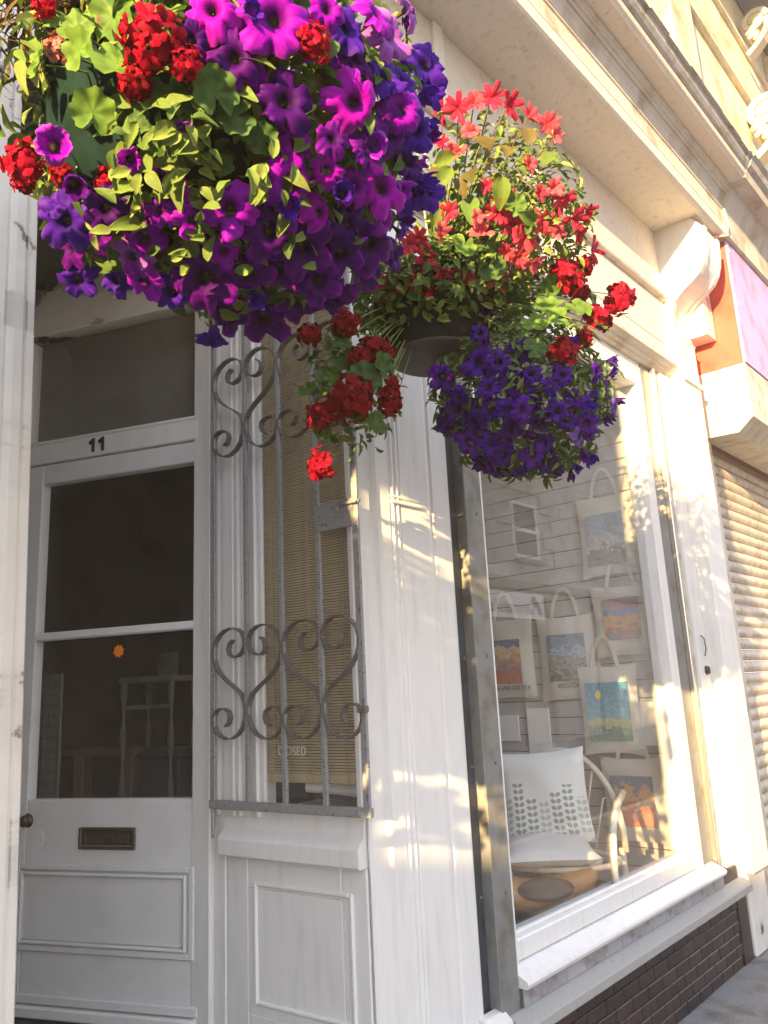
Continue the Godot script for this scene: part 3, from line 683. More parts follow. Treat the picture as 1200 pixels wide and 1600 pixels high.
	put("emblem", fin(st), M.tray, tray, Transform3D(Basis(Vector3(1, 0, 0), PI / 2), hub2 + Vector3(0.035, -0.1822, 0.02)))
	st = begin(false)
	lathe(st, [Vector2(0.0, 0.045), Vector2(0.08, 0.04), Vector2(0.164, 0.01)], hub2)
	part("soil", st, M.soil, b, b.position)
	chains(b, Vector3(1.80, 3.30, 0.36), hub2 + Vector3(0, 0.04, 0), 0.19)
	sp = flowers("petunia", PETUNIAS_FAR, far_pets, M.petal, b, far_balls, 0.1, Vector3(-0.6, 0.1, 0.8), 0.8)
	where = []
	for i in 26:
		var d := Vector3(pl_any.randf_range(-0.8, 1.0), pl_any.randf_range(-1.0, 0.3), pl_any.randf_range(-0.2, 1.0)).normalized()
		var q: Vector3 = far_balls[1][0] + d * far_balls[1][1] * 1.06
		where.append_array([q.x, q.y, q.z, pl_any.randf_range(0.024, 0.036), 0])
	flowers("half_open_petunia", where, [closed[0], closed[1]], M.petal, b, far_balls, 0.6)
	sp = flowers("begonia", BEGONIAS_FAR, bego, M.petal, b, far_balls, 0.5)
	stems(sp.slice(0, 9), hub2 + Vector3(0.1, 0.05, 0), b, M.stem_brown, 0.0024, "flower_stalk")
	sp = flowers("geranium_head", GERANIUMS_FAR, heads.slice(0, 2), M.petal, b, far_balls, -0.1)
	stems(sp, hub2, b, M.stem, 0.002, "flower_stalk")
	sp = flowers("round_leaf", LEAVES_FAR, round_set, M.leaf, b, far_balls, -0.3)
	stems(sp, hub2, b, M.stem, 0.0016, "leaf_stalk")
	foliage(b, [[far_balls[1][0], far_balls[1][1] * 1.04]], 2300, 200, ferny, Vector2(0.026, 0.046), 6, 0.55)
	foliage(b, [[far_balls[0][0] + Vector3(0, -0.03, 0), far_balls[0][1] * 0.90]], 1300, 60, small, Vector2(0.022, 0.042), 7, 0.2)
	foliage(b, [[far_balls[0][0] + Vector3(-0.02, -0.16, 0.02), Vector3(0.30, 0.20, 0.27)]], 800, 60, small, Vector2(0.020, 0.036), 9, 0.3)
	foliage(b, [[far_balls[3][0] + Vector3(0.02, -0.05, 0), Vector3(0.25, 0.16, 0.26)]], 1500, 100, small, Vector2(0.024, 0.044), 10, 0.78)
	foliage(b, [far_balls[2]], 260, 30, small, Vector2(0.022, 0.038), 8, 0.3)

	# a third basket of the row, farther along to the left
	var c: Node3D = a.duplicate()
	c.name = numbered("hanging_basket")
	add_child(c)
	c.position = Vector3(-0.52, 1.85, 0.50)
	c.scale = Vector3(1.15, 1.0, 1.15)
	tag(c, "hanging basket next along before the doorway, nearest the street's sunny end", "hanging basket", "hanging baskets along the shopfront")

	foliage(c, [[c.position + Vector3(0.05, -0.03, 0.05), Vector3(0.34, 0.30, 0.34)]], 75, 0, bright, Vector2(0.03, 0.055), 61, 0.4)

	for s in [[0.70, 3.02, 0.65, "slender iron bracket arm holding the basket over the doorway"], [1.80, 3.30, 0.36, "slender iron bracket arm holding the basket beside the window"], [-0.46, 2.64, 0.50, "slender iron bracket arm holding the basket before the doorway"]]:
		var br := thing("basket_bracket", s[3], "bracket", Vector3(s[0], s[1], 0.04), "iron brackets of the hanging baskets")
		st = begin()
		box(st, Vector3(-0.012, 0.0, -0.01), Vector3(0.012, 0.012, s[2] - 0.02), 0.002)
		put("arm", fin(st), M.pot_black, br)
		st = begin(false)
		tube(st, [Vector3(0, -0.20, 0.0), Vector3(0, -0.11, 0.06), Vector3(0, -0.03, 0.16), Vector3(0, 0.0, 0.24)], 0.006, 6)
		put("stay", fin(st), M.pot_black, br)
		put("wall_plate", boxm(Vector3(-0.02, -0.23, -0.012), Vector3(0.02, 0.05, -0.002)), M.pot_black, br)

# ---------------------------------------------------------------- the shopfront
const DOOR_AT := Vector3(1.761, 0.0, -0.742)
const SIDE_AT := Vector3(1.84, 0.0, -0.035)
var door_basis := Basis(Vector3(0.39875, 0, 0.91706), Vector3(0, 1, 0), Vector3(-0.91706, 0, 0.39875))
var side_basis := Basis(Vector3(0.11147, 0, 0.99377), Vector3(0, 1, 0), Vector3(-0.99377, 0, 0.11147))

func frame_into(st: SurfaceTool, x0: float, y0: float, x1: float, y1: float, w: float, z0: float, z1: float, ch := 0.003) -> void:
	box(st, Vector3(x0, y0, z0), Vector3(x0 + w, y1, z1), ch)
	box(st, Vector3(x1 - w, y0, z0), Vector3(x1, y1, z1), ch)
	box(st, Vector3(x0 + w, y0, z0), Vector3(x1 - w, y0 + w, z1), ch)
	box(st, Vector3(x0 + w, y1 - w, z0), Vector3(x1 - w, y1, z1), ch)

func shop_front() -> void:
	var shop := thing("shop_building", "old white painted shopfront with recessed door, large display window and deep moulded cornice", "shopfront")
	var st := begin()
	# cornice, from the soffit over the fascia to the gutter
	ext(st, [Vector2(-0.30, 4.37), Vector2(0.318, 4.37), Vector2(0.318, 4.362), Vector2(0.335, 4.360), Vector2(0.350, 4.366), Vector2(0.362, 4.378), Vector2(0.362, 4.45), Vector2(-0.30, 4.45)], -1.5, 5.16)
	part("soffit", st, M.stone, shop)
	st = begin()
	ext(st, [Vector2(-0.30, 4.451), Vector2(0.364, 4.451), Vector2(0.364, 4.552), Vector2(0.372, 4.560), Vector2(0.372, 4.572), Vector2(0.376, 4.575), Vector2(-0.30, 4.575)], -1.5, 5.16)
	part("corona", st, M.stone_dirty, shop)
	st = begin()
	ext(st, [Vector2(-0.30, 4.576), Vector2(0.370, 4.576), Vector2(0.374, 4.60), Vector2(0.382, 4.625), Vector2(0.396, 4.645), Vector2(0.396, 4.656), Vector2(0.408, 4.658), Vector2(0.412, 4.672), Vector2(0.424, 4.676), Vector2(0.428, 4.690), Vector2(0.440, 4.700), Vector2(0.440, 4.716), Vector2(-0.30, 4.716)], -1.5, 5.16)
	part("cove_moulding", st, M.cove, shop)
	st = begin()
	ext(st, [Vector2(-0.30, 4.717), Vector2(0.526, 4.717), Vector2(0.532, 4.724), Vector2(0.546, 4.736), Vector2(0.552, 4.752), Vector2(0.552, 4.765), Vector2(-0.30, 4.765)], -1.5, 5.16)
	part("crown_moulding", st, M.stone, shop)
	rng.seed = 50
	var x := -1.5
	while x < 5.16:
		var x2 := minf(x + rng.randf_range(0.5, 1.4), 5.16)
		st = begin()
		var k := rng.randf_range(-0.008, 0.012)
		var steps := 7
		for i in steps:
			var a := lerpf(x, x2 - 0.004, float(i) / steps)
			var b := lerpf(x, x2 - 0.004, float(i + 1) / steps)
			var e := k + rng.randf_range(-0.006, 0.006)
			ext(st, [Vector2(-0.10, 4.766), Vector2(0.556, 4.766), Vector2(0.575 + k, 4.778), Vector2(0.590 + k, 4.80), Vector2(0.600 + e, 4.835), Vector2(0.622 + e, 4.846 + e), Vector2(0.618 + e, 4.86 + e), Vector2(-0.10, 4.90)], a, b)
		part("lead_flashing", st, M.lead, shop)
		x = x2
	# fascia
	st = begin()
	box(st, Vector3(-1.5, 3.93, -0.30), Vector3(4.78, 4.369, 0.030), 0.002)
	part("upper_fascia_board", st, M.stone, shop)
	st = begin()
	ext(st, [Vector2(-0.2, 3.862), Vector2(0.045, 3.862), Vector2(0.058, 3.870), Vector2(0.064, 3.882), Vector2(0.058, 3.896), Vector2(0.045, 3.904), Vector2(0.045, 3.918), Vector2(0.032, 3.929), Vector2(-0.2, 3.929)], -1.5, 4.78)
	part("fascia_moulding", st, M.stone_dirty, shop)
	for e in [[3.425, 3.547], [3.551, 3.861]]:
		st = begin()
		box(st, Vector3(-1.5, e[0], -0.30), Vector3(4.78, e[1], 0.028), 0.003)
		part("lower_fascia_board", st, M.stone, shop)
	st = begin()
	ext(st, [Vector2(-0.30, 3.334), Vector2(0.0, 3.334), Vector2(0.010, 3.338), Vector2(0.012, 3.352), Vector2(0.034, 3.356), Vector2(0.038, 3.372), Vector2(0.058, 3.378), Vector2(0.074, 3.392), Vector2(0.074, 3.412), Vector2(0.060, 3.424), Vector2(-0.30, 3.424)], -1.5, 4.76)
	part("fascia_bottom_moulding", st, M.stone_dirty, shop)
	st = begin()
	box(st, Vector3(2.40, 3.94, 0.028), Vector3(2.47, 4.368, 0.048), 0.004)
	part("fascia_strip", st, M.white_dull, shop)
	# left post of the doorway
	st = begin()
	post(st, [Vector2(0.2, -0.2), Vector2(0.80, -0.2), Vector2(0.80, -0.030), Vector2(0.790, -0.012), Vector2(0.774, -0.008), Vector2(0.770, -0.012), Vector2(0.764, -0.012), Vector2(0.760, 0.0), Vector2(0.738, 0.004), Vector2(0.730, 0.0), Vector2(0.724, -0.004), Vector2(0.716, 0.0), Vector2(0.2, 0.0)], 0.0, 3.333)
	var lp := part("left_post", st, M.white_worn, shop)
	var lean := Basis(Vector3(0, 0, 1), 0.0235)          # the old post is out of plumb
	lp.transform = Transform3D(lean, Vector3(0.80, 0.9, 0) - lean * Vector3(0.80, 0.9, 0))
	# pilaster between doorway and window
	st = begin()
	post(st, [Vector2(1.850, -0.030), Vector2(2.0, -0.035), Vector2(2.05, -0.20), Vector2(2.338, -0.20), Vector2(2.338, 0.0), Vector2(2.326, 0.006), Vector2(2.232, 0.006), Vector2(2.224, -0.002), Vector2(2.216, 0.004), Vector2(2.206, 0.006), Vector2(2.052, 0.006), Vector2(2.046, 0.0), Vector2(2.040, 0.006), Vector2(2.030, 0.010), Vector2(2.022, 0.0), Vector2(2.016, 0.006), Vector2(2.004, 0.010), Vector2(1.996, 0.0), Vector2(1.988, 0.006), Vector2(1.926, 0.006), Vector2(1.918, -0.010), Vector2(1.856, -0.014), Vector2(1.848, -0.022)], 0.0, 3.333)
	var pil := part("pilaster", st, M.white, shop)
	st = begin()
	box(st, Vector3(1.99, 2.118, 0.004), Vector3(2.15, 2.132, 0.016), 0.003)
	box(st, Vector3(1.99, 2.140, 0.004), Vector3(2.15, 2.150, 0.012), 0.002)
	put("fillet", fin(st), M.white, pil)
	st = begin()
	ext(st, [Vector2(0.0, 0.0), Vector2(0.075, 0.0), Vector2(0.070, 0.37), Vector2(0.055, 0.41), Vector2(0.025, 0.435), Vector2(0.0, 0.44)], 2.30, 2.42)
	put("plinth_block", fin(st), M.white_worn, pil)
	# guide rails of the window grille
	for e in [[2.340, 2.398, -0.012, M.rail_dark], [2.400, 2.512, 0.030, M.rail]]:
		st = begin()
		box(st, Vector3(e[0], 0.32 if e[2] > 0.0 else 0.42, -0.10), Vector3(e[1], 3.333, e[2]), 0.003)
		var gr := part("guide_rail", st, e[3], shop)
		for y in [0.55, 0.98, 1.36, 1.9, 2.5]:
			st = begin(false)
			lathe(st, [Vector2(0.0, 0.004), Vector2(0.006, 0.002), Vector2(0.007, 0.0)], Vector3((e[0] + e[1]) * 0.5 + 0.015, y + e[0] * 0.1, e[2]), 10, Basis(Vector3(1, 0, 0), PI / 2))
			put("screw", fin(st), M.iron_rust, gr)
	for e in [[4.362, 4.492, -0.016, M.rail], [4.494, 4.520, 0.012, M.chrome], [4.522, 4.60, -0.006, M.steel], [4.602, 4.758, 0.012, M.white]]:
		st = begin()
		box(st, Vector3(e[0], 0.40, -0.16), Vector3(e[1], 3.333, e[2]), 0.004)
		part("guide_rail" if e[3] != M.white else "window_architrave", st, e[3], shop)
	# display window
	st = begin()
	box(st, Vector3(2.514, 0.53, -0.12), Vector3(2.558, 3.25, 0.006), 0.004)
	box(st, Vector3(4.262, 0.53, -0.12), Vector3(4.360, 3.25, -0.012), 0.004)
	box(st, Vector3(2.559, 3.17, -0.12), Vector3(4.261, 3.25, -0.01), 0.004)
	box(st, Vector3(2.559, 0.53, -0.12), Vector3(4.261, 0.604, -0.012), 0.006)
	box(st, Vector3(2.559, 0.604, -0.060), Vector3(4.261, 0.618, -0.040), 0.003)
	box(st, Vector3(2.35, 3.251, -0.14), Vector3(4.76, 3.333, -0.02), 0.004)
	var win := part("display_window", st, M.white, shop)
	st = begin()
	box(st, Vector3(2.548, 0.596, -0.076), Vector3(4.27, 3.18, -0.070), 0.0005)
	put("pane", fin(st), M.glass_bright, win)
	st = begin()
	ext(st, [Vector2(-0.12, 0.529), Vector2(-0.006, 0.529), Vector2(0.0, 0.527), Vector2(0.062, 0.498), Vector2(0.066, 0.488), Vector2(0.060, 0.474), Vector2(-0.12, 0.474)], 2.514, 4.46)
	part("window_sill", st, M.white, shop)
	st = begin()
	box(st, Vector3(2.514, 0.0, -0.25), Vector3(4.70, 0.473, 0.030), 0.002)
	var riser := part("stall_riser", st, M.grout, shop)
	rng.seed = 9
	var gm := boxm(Vector3(-0.0735, 0.0, 0.0), Vector3(0.0735, 0.062, 0.008), 0.002)
	for i in 13:
		put("glazed_tile", gm, M.glazed[rng.randi() % 3], riser, Transform3D(Basis.IDENTITY, Vector3(2.60 + i * 0.15, 0.412, 0.030)))
	var tm := boxm(Vector3(-0.0735, 0.0, 0.0), Vector3(0.0735, 0.051, 0.010), 0.003)
	for r in 6:
		for i in 14:
			put("brown_tile", tm, M.tile[rng.randi() % 3], riser, Transform3D(Basis(Vector3(0, 1, 0), rng.randf_range(-0.01, 0.01)), Vector3(2.56 + i * 0.15 + (0.075 if r % 2 else 0.0), 0.002 + r * 0.055, 0.030 + rng.randf_range(0, 0.002))))
	st = begin()
	ext(st, [Vector2(-0.1, 0.346), Vector2(0.090, 0.346), Vector2(0.095, 0.350), Vector2(0.095, 0.380), Vector2(0.090, 0.388), Vector2(0.036, 0.411), Vector2(-0.1, 0.411)], 2.43, 4.72)
	part("sill_slab", st, M.slab, shop)
	st = begin()
	box(st, Vector3(4.60, 0.0, -0.1), Vector3(4.745, 0.345, 0.045), 0.004)
	part("riser_end_block", st, M.tile[0], shop)
	# right-hand pilaster with its console
	st = begin()
	box(st, Vector3(4.76, 0.42, -0.25), Vector3(5.04, 3.62, 0.098), 0.006)
	var rp := part("right_pilaster", st, M.white, shop)
	st = begin()
	box(st, Vector3(4.755, 0.0, -0.25), Vector3(5.045, 0.419, 0.062), 0.012)
	put("base", fin(st), M.white_worn, rp)
	st = begin()
	box(st, Vector3(4.745, 3.30, -0.02), Vector3(5.05, 3.335, 0.112), 0.004)
	put("band", fin(st), M.white, rp)
	st = begin()
	lathe(st, [Vector2(0.0, 0.02), Vector2(0.02, 0.018), Vector2(0.026, 0.006), Vector2(0.028, 0.0)], Vector3(4.70, 1.52, 0.012), 14, Basis(Vector3(1, 0, 0), PI / 2))
	put("bolt_cover", fin(st), M.black, rp)
	st = begin()
	tube(st, [Vector3(4.68, 1.72, 0.014), Vector3(4.685, 1.70, 0.028), Vector3(4.69, 1.64, 0.03), Vector3(4.695, 1.60, 0.018)], 0.004, 5)
	put("hook", fin(st), M.iron_rust, rp)
	st = begin()
	var con := [Vector2(0.0, 4.369), Vector2(0.27, 4.369)]
	for q in [[0.285, 4.30], [0.282, 4.20], [0.272, 4.12], [0.250, 4.05], [0.218, 4.0], [0.175, 3.965], [0.125, 3.935], [0.075, 3.90], [0.035, 3.86], [0.012, 3.80], [0.008, 3.72], [0.020, 3.66], [0.05, 3.625], [0.05, 3.621]]:
		con.append(Vector2(q[0] + 0.05, q[1] - 0.02))
	con.append(Vector2(0.0, 3.601))
	ext(st, con, 4.781, 5.06)
	part("console", st, M.white_dull, shop)
	st = begin()
	var con2 := []
	for i in range(2, con.size() - 3): con2.append(Vector2(con[i].x + 0.012, con[i].y))
	for i in range(con.size() - 4, 1, -1): con2.append(Vector2(con[i].x - 0.01, con[i].y))
	for e in [[4.785, 4.83], [5.01, 5.056]]: ext(st, con2, e[0], e[1])
	part("console_rib", st, M.white_dull, shop)

	# ------------------------------------------------ doorway: the splayed side screen
	var sx := Transform3D(side_basis, SIDE_AT)
	st = begin()
	frame_into(st, -0.43, 1.125, -0.004, 3.02, 0.020, -0.016, 0.0, 0.003)
	box(st, Vector3(-0.43, 3.021, -0.06), Vector3(0.0, 3.333, 0.002), 0.003)
	box(st, Vector3(-0.43, 0.98, -0.30), Vector3(0.0, 1.12, -0.0165), 0.003)
	var side := put("side_window", fin(st), M.white_dull, shop, sx)
	put("pane", boxm(Vector3(-0.412, 1.143, -0.012), Vector3(-0.022, 3.002, -0.008), 0.0005), M.glass, side)
	st = begin()
	for e in [[-0.66, -0.622, 0.012], [-0.620, -0.604, -0.004], [-0.602, -0.556, 0.006], [-0.554, -0.540, 0.016], [-0.538, -0.526, 0.008], [-0.524, -0.512, 0.016], [-0.510, -0.446, 0.004], [-0.444, -0.432, 0.012]]:
		box(st, Vector3(e[0], 1.10, -0.08), Vector3(e[1], 3.333, e[2]), 0.003)
	put("moulded_mullion", fin(st), M.white, shop, sx)
	st = begin()
	ext(st, [Vector2(-0.08, 0.975), Vector2(0.030, 0.975), Vector2(0.034, 0.980), Vector2(0.034, 1.028), Vector2(0.028, 1.038), Vector2(0.004, 1.062), Vector2(-0.004, 1.124), Vector2(-0.08, 1.124)], -0.60, 0.0, Transform3D.IDENTITY)
	put("side_sill", fin(st), M.white, shop, sx)
	st = begin()
	frame_into(st, -0.600, 0.40, 0.0, 0.974, 0.10, -0.06, -0.006, 0.004)
	frame_into(st, -0.470, 0.53, -0.055, 0.898, 0.014, -0.03, 0.002, 0.006)
	box(st, Vector3(-0.50, 0.50, -0.05), Vector3(-0.10, 0.874, -0.006), 0.002)
	put("side_panel", fin(st), M.white, shop, sx)
	st = begin()
	box(st, Vector3(-0.755, 0.40, -0.10), Vector3(-0.661, 3.333, 0.016), 0.005)
	box(st, Vector3(-0.660, 0.40, -0.08), Vector3(-0.601, 1.10, -0.002), 0.004)
	put("door_jamb", fin(st), M.white, shop, sx)

	# ------------------------------------------------ the door and its frame
	var dx := Transform3D(door_basis, DOOR_AT)
	st = begin()
	frame_into(st, -0.862, 0.452, -0.022, 2.488, 0.001, -0.05, -0.001, 0.0)
	box(st, Vector3(-0.862, 0.452, -0.05), Vector3(-0.768, 2.488, 0.0), 0.004)
	box(st, Vector3(-0.042, 0.452, -0.05), Vector3(-0.010, 2.488, 0.0), 0.004)
	box(st, Vector3(-0.767, 2.404, -0.05), Vector3(-0.043, 2.488, 0.0), 0.004)
	box(st, Vector3(-0.767, 0.452, -0.05), Vector3(-0.043, 1.15, 0.0), 0.004)
	var door := put("door", fin(st), M.door, shop, dx)
	put("glazing_bar", boxm(Vector3(-0.767, 1.752, -0.04), Vector3(-0.043, 1.784, 0.004), 0.006), M.white, door)
	put("pane", boxm(Vector3(-0.772, 1.788, -0.030), Vector3(-0.038, 2.41, -0.026), 0.0005), M.glass, door)
	put("pane", boxm(Vector3(-0.772, 1.146, -0.030), Vector3(-0.038, 1.748, -0.026), 0.0005), M.glass, door)
	st = begin()
	frame_into(st, -0.800, 0.625, -0.030, 0.925, 0.022, -0.001, 0.012, 0.004)
	frame_into(st, -0.772, 0.650, -0.060, 0.897, 0.012, -0.001, 0.018, 0.005)
	box(st, Vector3(-0.76, 0.664, 0.0), Vector3(-0.074, 0.885, 0.005), 0.004)
	put("raised_panel", fin(st), M.door, door)
	put("weather_board", boxm(Vector3(-0.86, 0.453, 0.001), Vector3(-0.012, 0.485, 0.016), 0.005), M.door, door)
	st = begin()
	frame_into(st, -0.521, 0.976, -0.276, 1.053, 0.012, 0.0, 0.010, 0.003)
	box(st, Vector3(-0.508, 0.990, 0.0), Vector3(-0.288, 1.040, 0.004), 0.002)
	frame_into(st, -0.492, 0.998, -0.304, 1.033, 0.005, 0.004, 0.008, 0.002)
	put("letter_box", fin(st), M.brass, door)
	st = begin(false)
	lathe(st, [Vector2(0.0, 0.035), Vector2(0.018, 0.03), Vector2(0.022, 0.02), Vector2(0.012, 0.008), Vector2(0.026, 0.0)], Vector3(-0.762, 1.075, 0.0), 16, Basis(Vector3(1, 0, 0), PI / 2))
	put("door_knob", fin(st), M.brass, door)
	st = begin()
	lathe(st, [Vector2(0.0, 0.0015), Vector2(0.031, 0.0015), Vector2(0.033, 0.0)], Vector3(-0.715, 1.01, 0.0), 20, Basis(Vector3(1, 0, 0), PI / 2))
	put("lock_cover", fin(st), M.door, door)
	st = begin()
	box(st, Vector3(-0.90, 2.492, -0.08), Vector3(-0.008, 2.578, 0.010), 0.006)
	box(st, Vector3(-0.90, 2.580, -0.06), Vector3(-0.008, 2.596, 0.002), 0.004)
	box(st, Vector3(-0.90, 0.40, -0.08), Vector3(-0.863, 3.07, 0.006), 0.004)
	box(st, Vector3(-0.022, 0.40, -0.06), Vector3(0.0, 3.333, 0.008), 0.004)
	box(st, Vector3(-0.90, 0.41, -0.10), Vector3(-0.02, 0.449, 0.03), 0.006)
	var dfr := put("door_frame", fin(st), M.white_dull, shop, dx)
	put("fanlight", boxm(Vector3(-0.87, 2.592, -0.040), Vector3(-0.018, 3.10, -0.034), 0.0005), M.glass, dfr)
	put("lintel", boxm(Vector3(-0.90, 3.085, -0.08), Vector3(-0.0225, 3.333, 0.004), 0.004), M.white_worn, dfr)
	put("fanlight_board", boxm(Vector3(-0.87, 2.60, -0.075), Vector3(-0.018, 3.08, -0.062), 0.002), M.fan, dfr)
	for e in [-0.512, -0.466]:
		st = begin()
		box(st, Vector3(e - 0.006, 2.508, 0.010), Vector3(e + 0.006, 2.566, 0.016), 0.001)
		ext(st, [Vector2(0.010, 0), Vector2(0.016, 0), Vector2(0.016, 0.012), Vector2(0.010, 0.012)], -0.022, 0.0, Transform3D(Basis(Vector3(0, 0, 1), 0.65), Vector3(e + 0.002, 2.554, 0.0005)))
		put("house_number_digit", fin(st), M.black, dfr)
	# floor, ceiling and walls of the recess and of the room behind
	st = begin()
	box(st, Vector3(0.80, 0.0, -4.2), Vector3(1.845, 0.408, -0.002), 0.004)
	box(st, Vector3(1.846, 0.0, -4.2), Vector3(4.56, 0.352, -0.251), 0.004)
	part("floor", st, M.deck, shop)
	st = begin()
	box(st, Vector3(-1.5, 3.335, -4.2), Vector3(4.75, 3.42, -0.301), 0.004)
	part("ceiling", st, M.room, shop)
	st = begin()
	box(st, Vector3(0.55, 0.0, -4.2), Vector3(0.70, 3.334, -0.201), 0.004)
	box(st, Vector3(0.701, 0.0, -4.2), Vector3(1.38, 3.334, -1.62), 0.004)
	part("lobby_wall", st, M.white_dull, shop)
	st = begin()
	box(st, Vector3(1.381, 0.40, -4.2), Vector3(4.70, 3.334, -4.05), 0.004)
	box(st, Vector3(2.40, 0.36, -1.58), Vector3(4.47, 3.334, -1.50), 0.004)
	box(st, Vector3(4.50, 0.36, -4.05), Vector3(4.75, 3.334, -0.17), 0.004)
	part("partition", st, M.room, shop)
	# slatted display wall at the right end of the window
	st = begin()
	box(st, Vector3(4.476, 0.352, -1.49), Vector3(4.499, 3.334, -0.13), 0.002)
	var sw := part("slat_wall", st, M.groove, shop)
	var sm := boxm(Vector3(-0.008, 0.0, -0.68), Vector3(0.008, 0.0965, 0.68), 0.003)
	for i in 29:
		put("slat", sm, M.slat_white, sw, Transform3D(Basis.IDENTITY, Vector3(4.468, 0.365 + i * 0.102, -0.81)))
	# the upper storey above the cornice
	st = begin()
	box(st, Vector3(-1.5, 4.90, -0.4), Vector3(12.0, 9.2, 0.05), 0.004)
	var up := part("upper_wall", st, M.ashlar, shop)
	for e in [[7.18, 7.27, 0.10], [7.98, 8.06, 0.09]]:
		st = begin()
		ext(st, [Vector2(0.05, e[0]), Vector2(e[2] - 0.02, e[0]), Vector2(e[2], e[0] + 0.02), Vector2(e[2], e[1] - 0.02), Vector2(0.05, e[1])], -1.5, 12.0)
		put("string_course", fin(st), M.ashlar, up)
	for xx in [5.55, 9.0]:
		st = begin()
		box(st, Vector3(xx, 4.9, 0.05), Vector3(xx + 0.55, 8.5, 0.13), 0.01)
		put("wall_strip", fin(st), M.ashlar, up)
	for e in [[7.80, 6.92, 1.0], [8.10, 8.22, 0.75]]:
		st = begin()
		var spiral := []
		for i in 26:
			var t := i / 25.0
			spiral.append(Vector2(cos(t * 10.0) * 0.17 * (1.0 - 0.8 * t), sin(t * 10.0) * 0.17 * (1.0 - 0.8 * t)) * e[2])
		strap(st, spiral, 0.0, 0.20 * e[2], 0.07 * e[2])
		box(st, Vector3(-0.05, -0.05, -0.12) * e[2], Vector3(0.05, 0.05, 0.13) * e[2], 0.02)
		strap(st, [Vector2(0.16, -0.02) * e[2], Vector2(0.14, -0.16) * e[2], Vector2(0.05, -0.30) * e[2], Vector2(-0.06, -0.40) * e[2], Vector2(-0.16, -0.46) * e[2]], 0.0, 0.17 * e[2], 0.07 * e[2])
		for k in 5:
			var leaf := Transform3D(Basis(Vector3(0, 0, 1), -0.4 - k * 0.5).scaled(Vector3.ONE * e[2]), Vector3(0.05, -0.12, 0.0) * e[2])
			box(st, Vector3(-0.04, -0.20, -0.10), Vector3(0.02, -0.06, 0.11), 0.025, leaf)
		put("scroll_bracket", fin(st), M.ashlar, up, Transform3D(Basis(Vector3(0, 1, 0), -PI / 2), Vector3(e[0], e[1], 0.22)))
	st = begin()
	box(st, Vector3(-1.5, 8.68, 0.05), Vector3(12.0, 9.1, 0.75), 0.02)
	put("eave", fin(st), M.blue_eave, up)
	var dent := boxm(Vector3(-0.05, -0.12, 0.0), Vector3(0.05, 0.0, 0.08), 0.01)
	for i in 20:
		put("dentil", dent, M.frame_white, up, Transform3D(Basis.IDENTITY, Vector3(8.4 + i * 0.17, 8.66, 0.55)))

func gate() -> void:
	var g := thing("iron_gate", "grey wrought iron scroll gate folded against the side window, flecked with rust", "gate", SIDE_AT + Vector3(0, 1.04, 0))
	g.basis = side_basis
	var o := Vector3(0, 1.04, 0)
	var z := 0.05
	for x in [0.055, -0.104, -0.271, -0.438, -0.605]:
		var w := 0.012 if absf(x + 0.275) > 0.3 else 0.010
		var st := begin()
		box(st, Vector3(x - w, 1.13, z - 0.006) - o, Vector3(x + w, 3.0, z + 0.006) - o, 0.002)
		put("bar", fin(st), M.iron, g)
	for y in [1.128, 2.985]:
		var st := begin()
		box(st, Vector3(-0.62, y, z - 0.012) - o, Vector3(0.07, y + 0.028, z + 0.0085) - o, 0.002)
		put("rail", fin(st), M.iron, g)
	var S := [[0.60, 0.884], [0.50, 0.85], [0.465, 0.80], [0.50, 0.755], [0.60, 0.728], [0.74, 0.733], [0.88, 0.765], [0.955, 0.82], [0.945, 0.89], [0.85, 0.95], [0.70, 0.985], [0.54, 0.995], [0.36, 0.98], [0.20, 0.94], [0.08, 0.88], [0.03, 0.80], [0.04, 0.73], [0.10, 0.66], [0.24, 0.58], [0.44, 0.51], [0.66, 0.45], [0.84, 0.39], [0.93, 0.33], [0.965, 0.26], [0.95, 0.18], [0.87, 0.10], [0.74, 0.04], [0.57, 0.005], [0.40, 0.0], [0.23, 0.025], [0.09, 0.075], [0.03, 0.135], [0.03, 0.20], [0.10, 0.25], [0.22, 0.272], [0.37, 0.268], [0.48, 0.235], [0.51, 0.19], [0.47, 0.14], [0.38, 0.112]]
	for row in [[1.356, 1.735], [2.369, 2.752]]:
		for e in [[-0.605, -0.438], [-0.271, -0.438], [-0.271, -0.104], [0.055, -0.104]]:
			var pts := []
			for q in S: pts.append(Vector2(lerpf(e[0], e[1], q[0]), lerpf(row[0], row[1], q[1]) - 1.04))
			var st := begin()
			strap(st, pts, z, 0.022, 0.005)
			put("scroll", fin(st), M.iron_rust, g)
	var st := begin()
	box(st, Vector3(-0.100, 2.012, z - 0.004) - o, Vector3(0.050, 2.105, z + 0.010) - o, 0.002)
	var lp := put("lock_plate", fin(st), M.iron, g)
	st = begin(false)
	tube(st, [Vector3(-0.005, 2.088, z + 0.016) - o, Vector3(0.085, 2.088, z + 0.016) - o], 0.006, 8)
	tube(st, [Vector3(0.0, 2.088, z + 0.016) - o, Vector3(0.0, 2.065, z + 0.03) - o], 0.005, 8)
	put("bolt", fin(st), M.iron, lp)
	st = begin(false)
	tube(st, [Vector3(-0.606, 1.128, z) - o, Vector3(-0.606, 1.045, z) - o, Vector3(-0.606, 1.035, z) - o], 0.008, 8, 0.006)
	put("drop_rod", fin(st), M.iron, g)
	st = begin()
	box(st, Vector3(0.050, 1.43, z + 0.005) - o, Vector3(0.082, 1.452, z + 0.03) - o, 0.004)
	put("latch", fin(st), M.iron_rust, g)

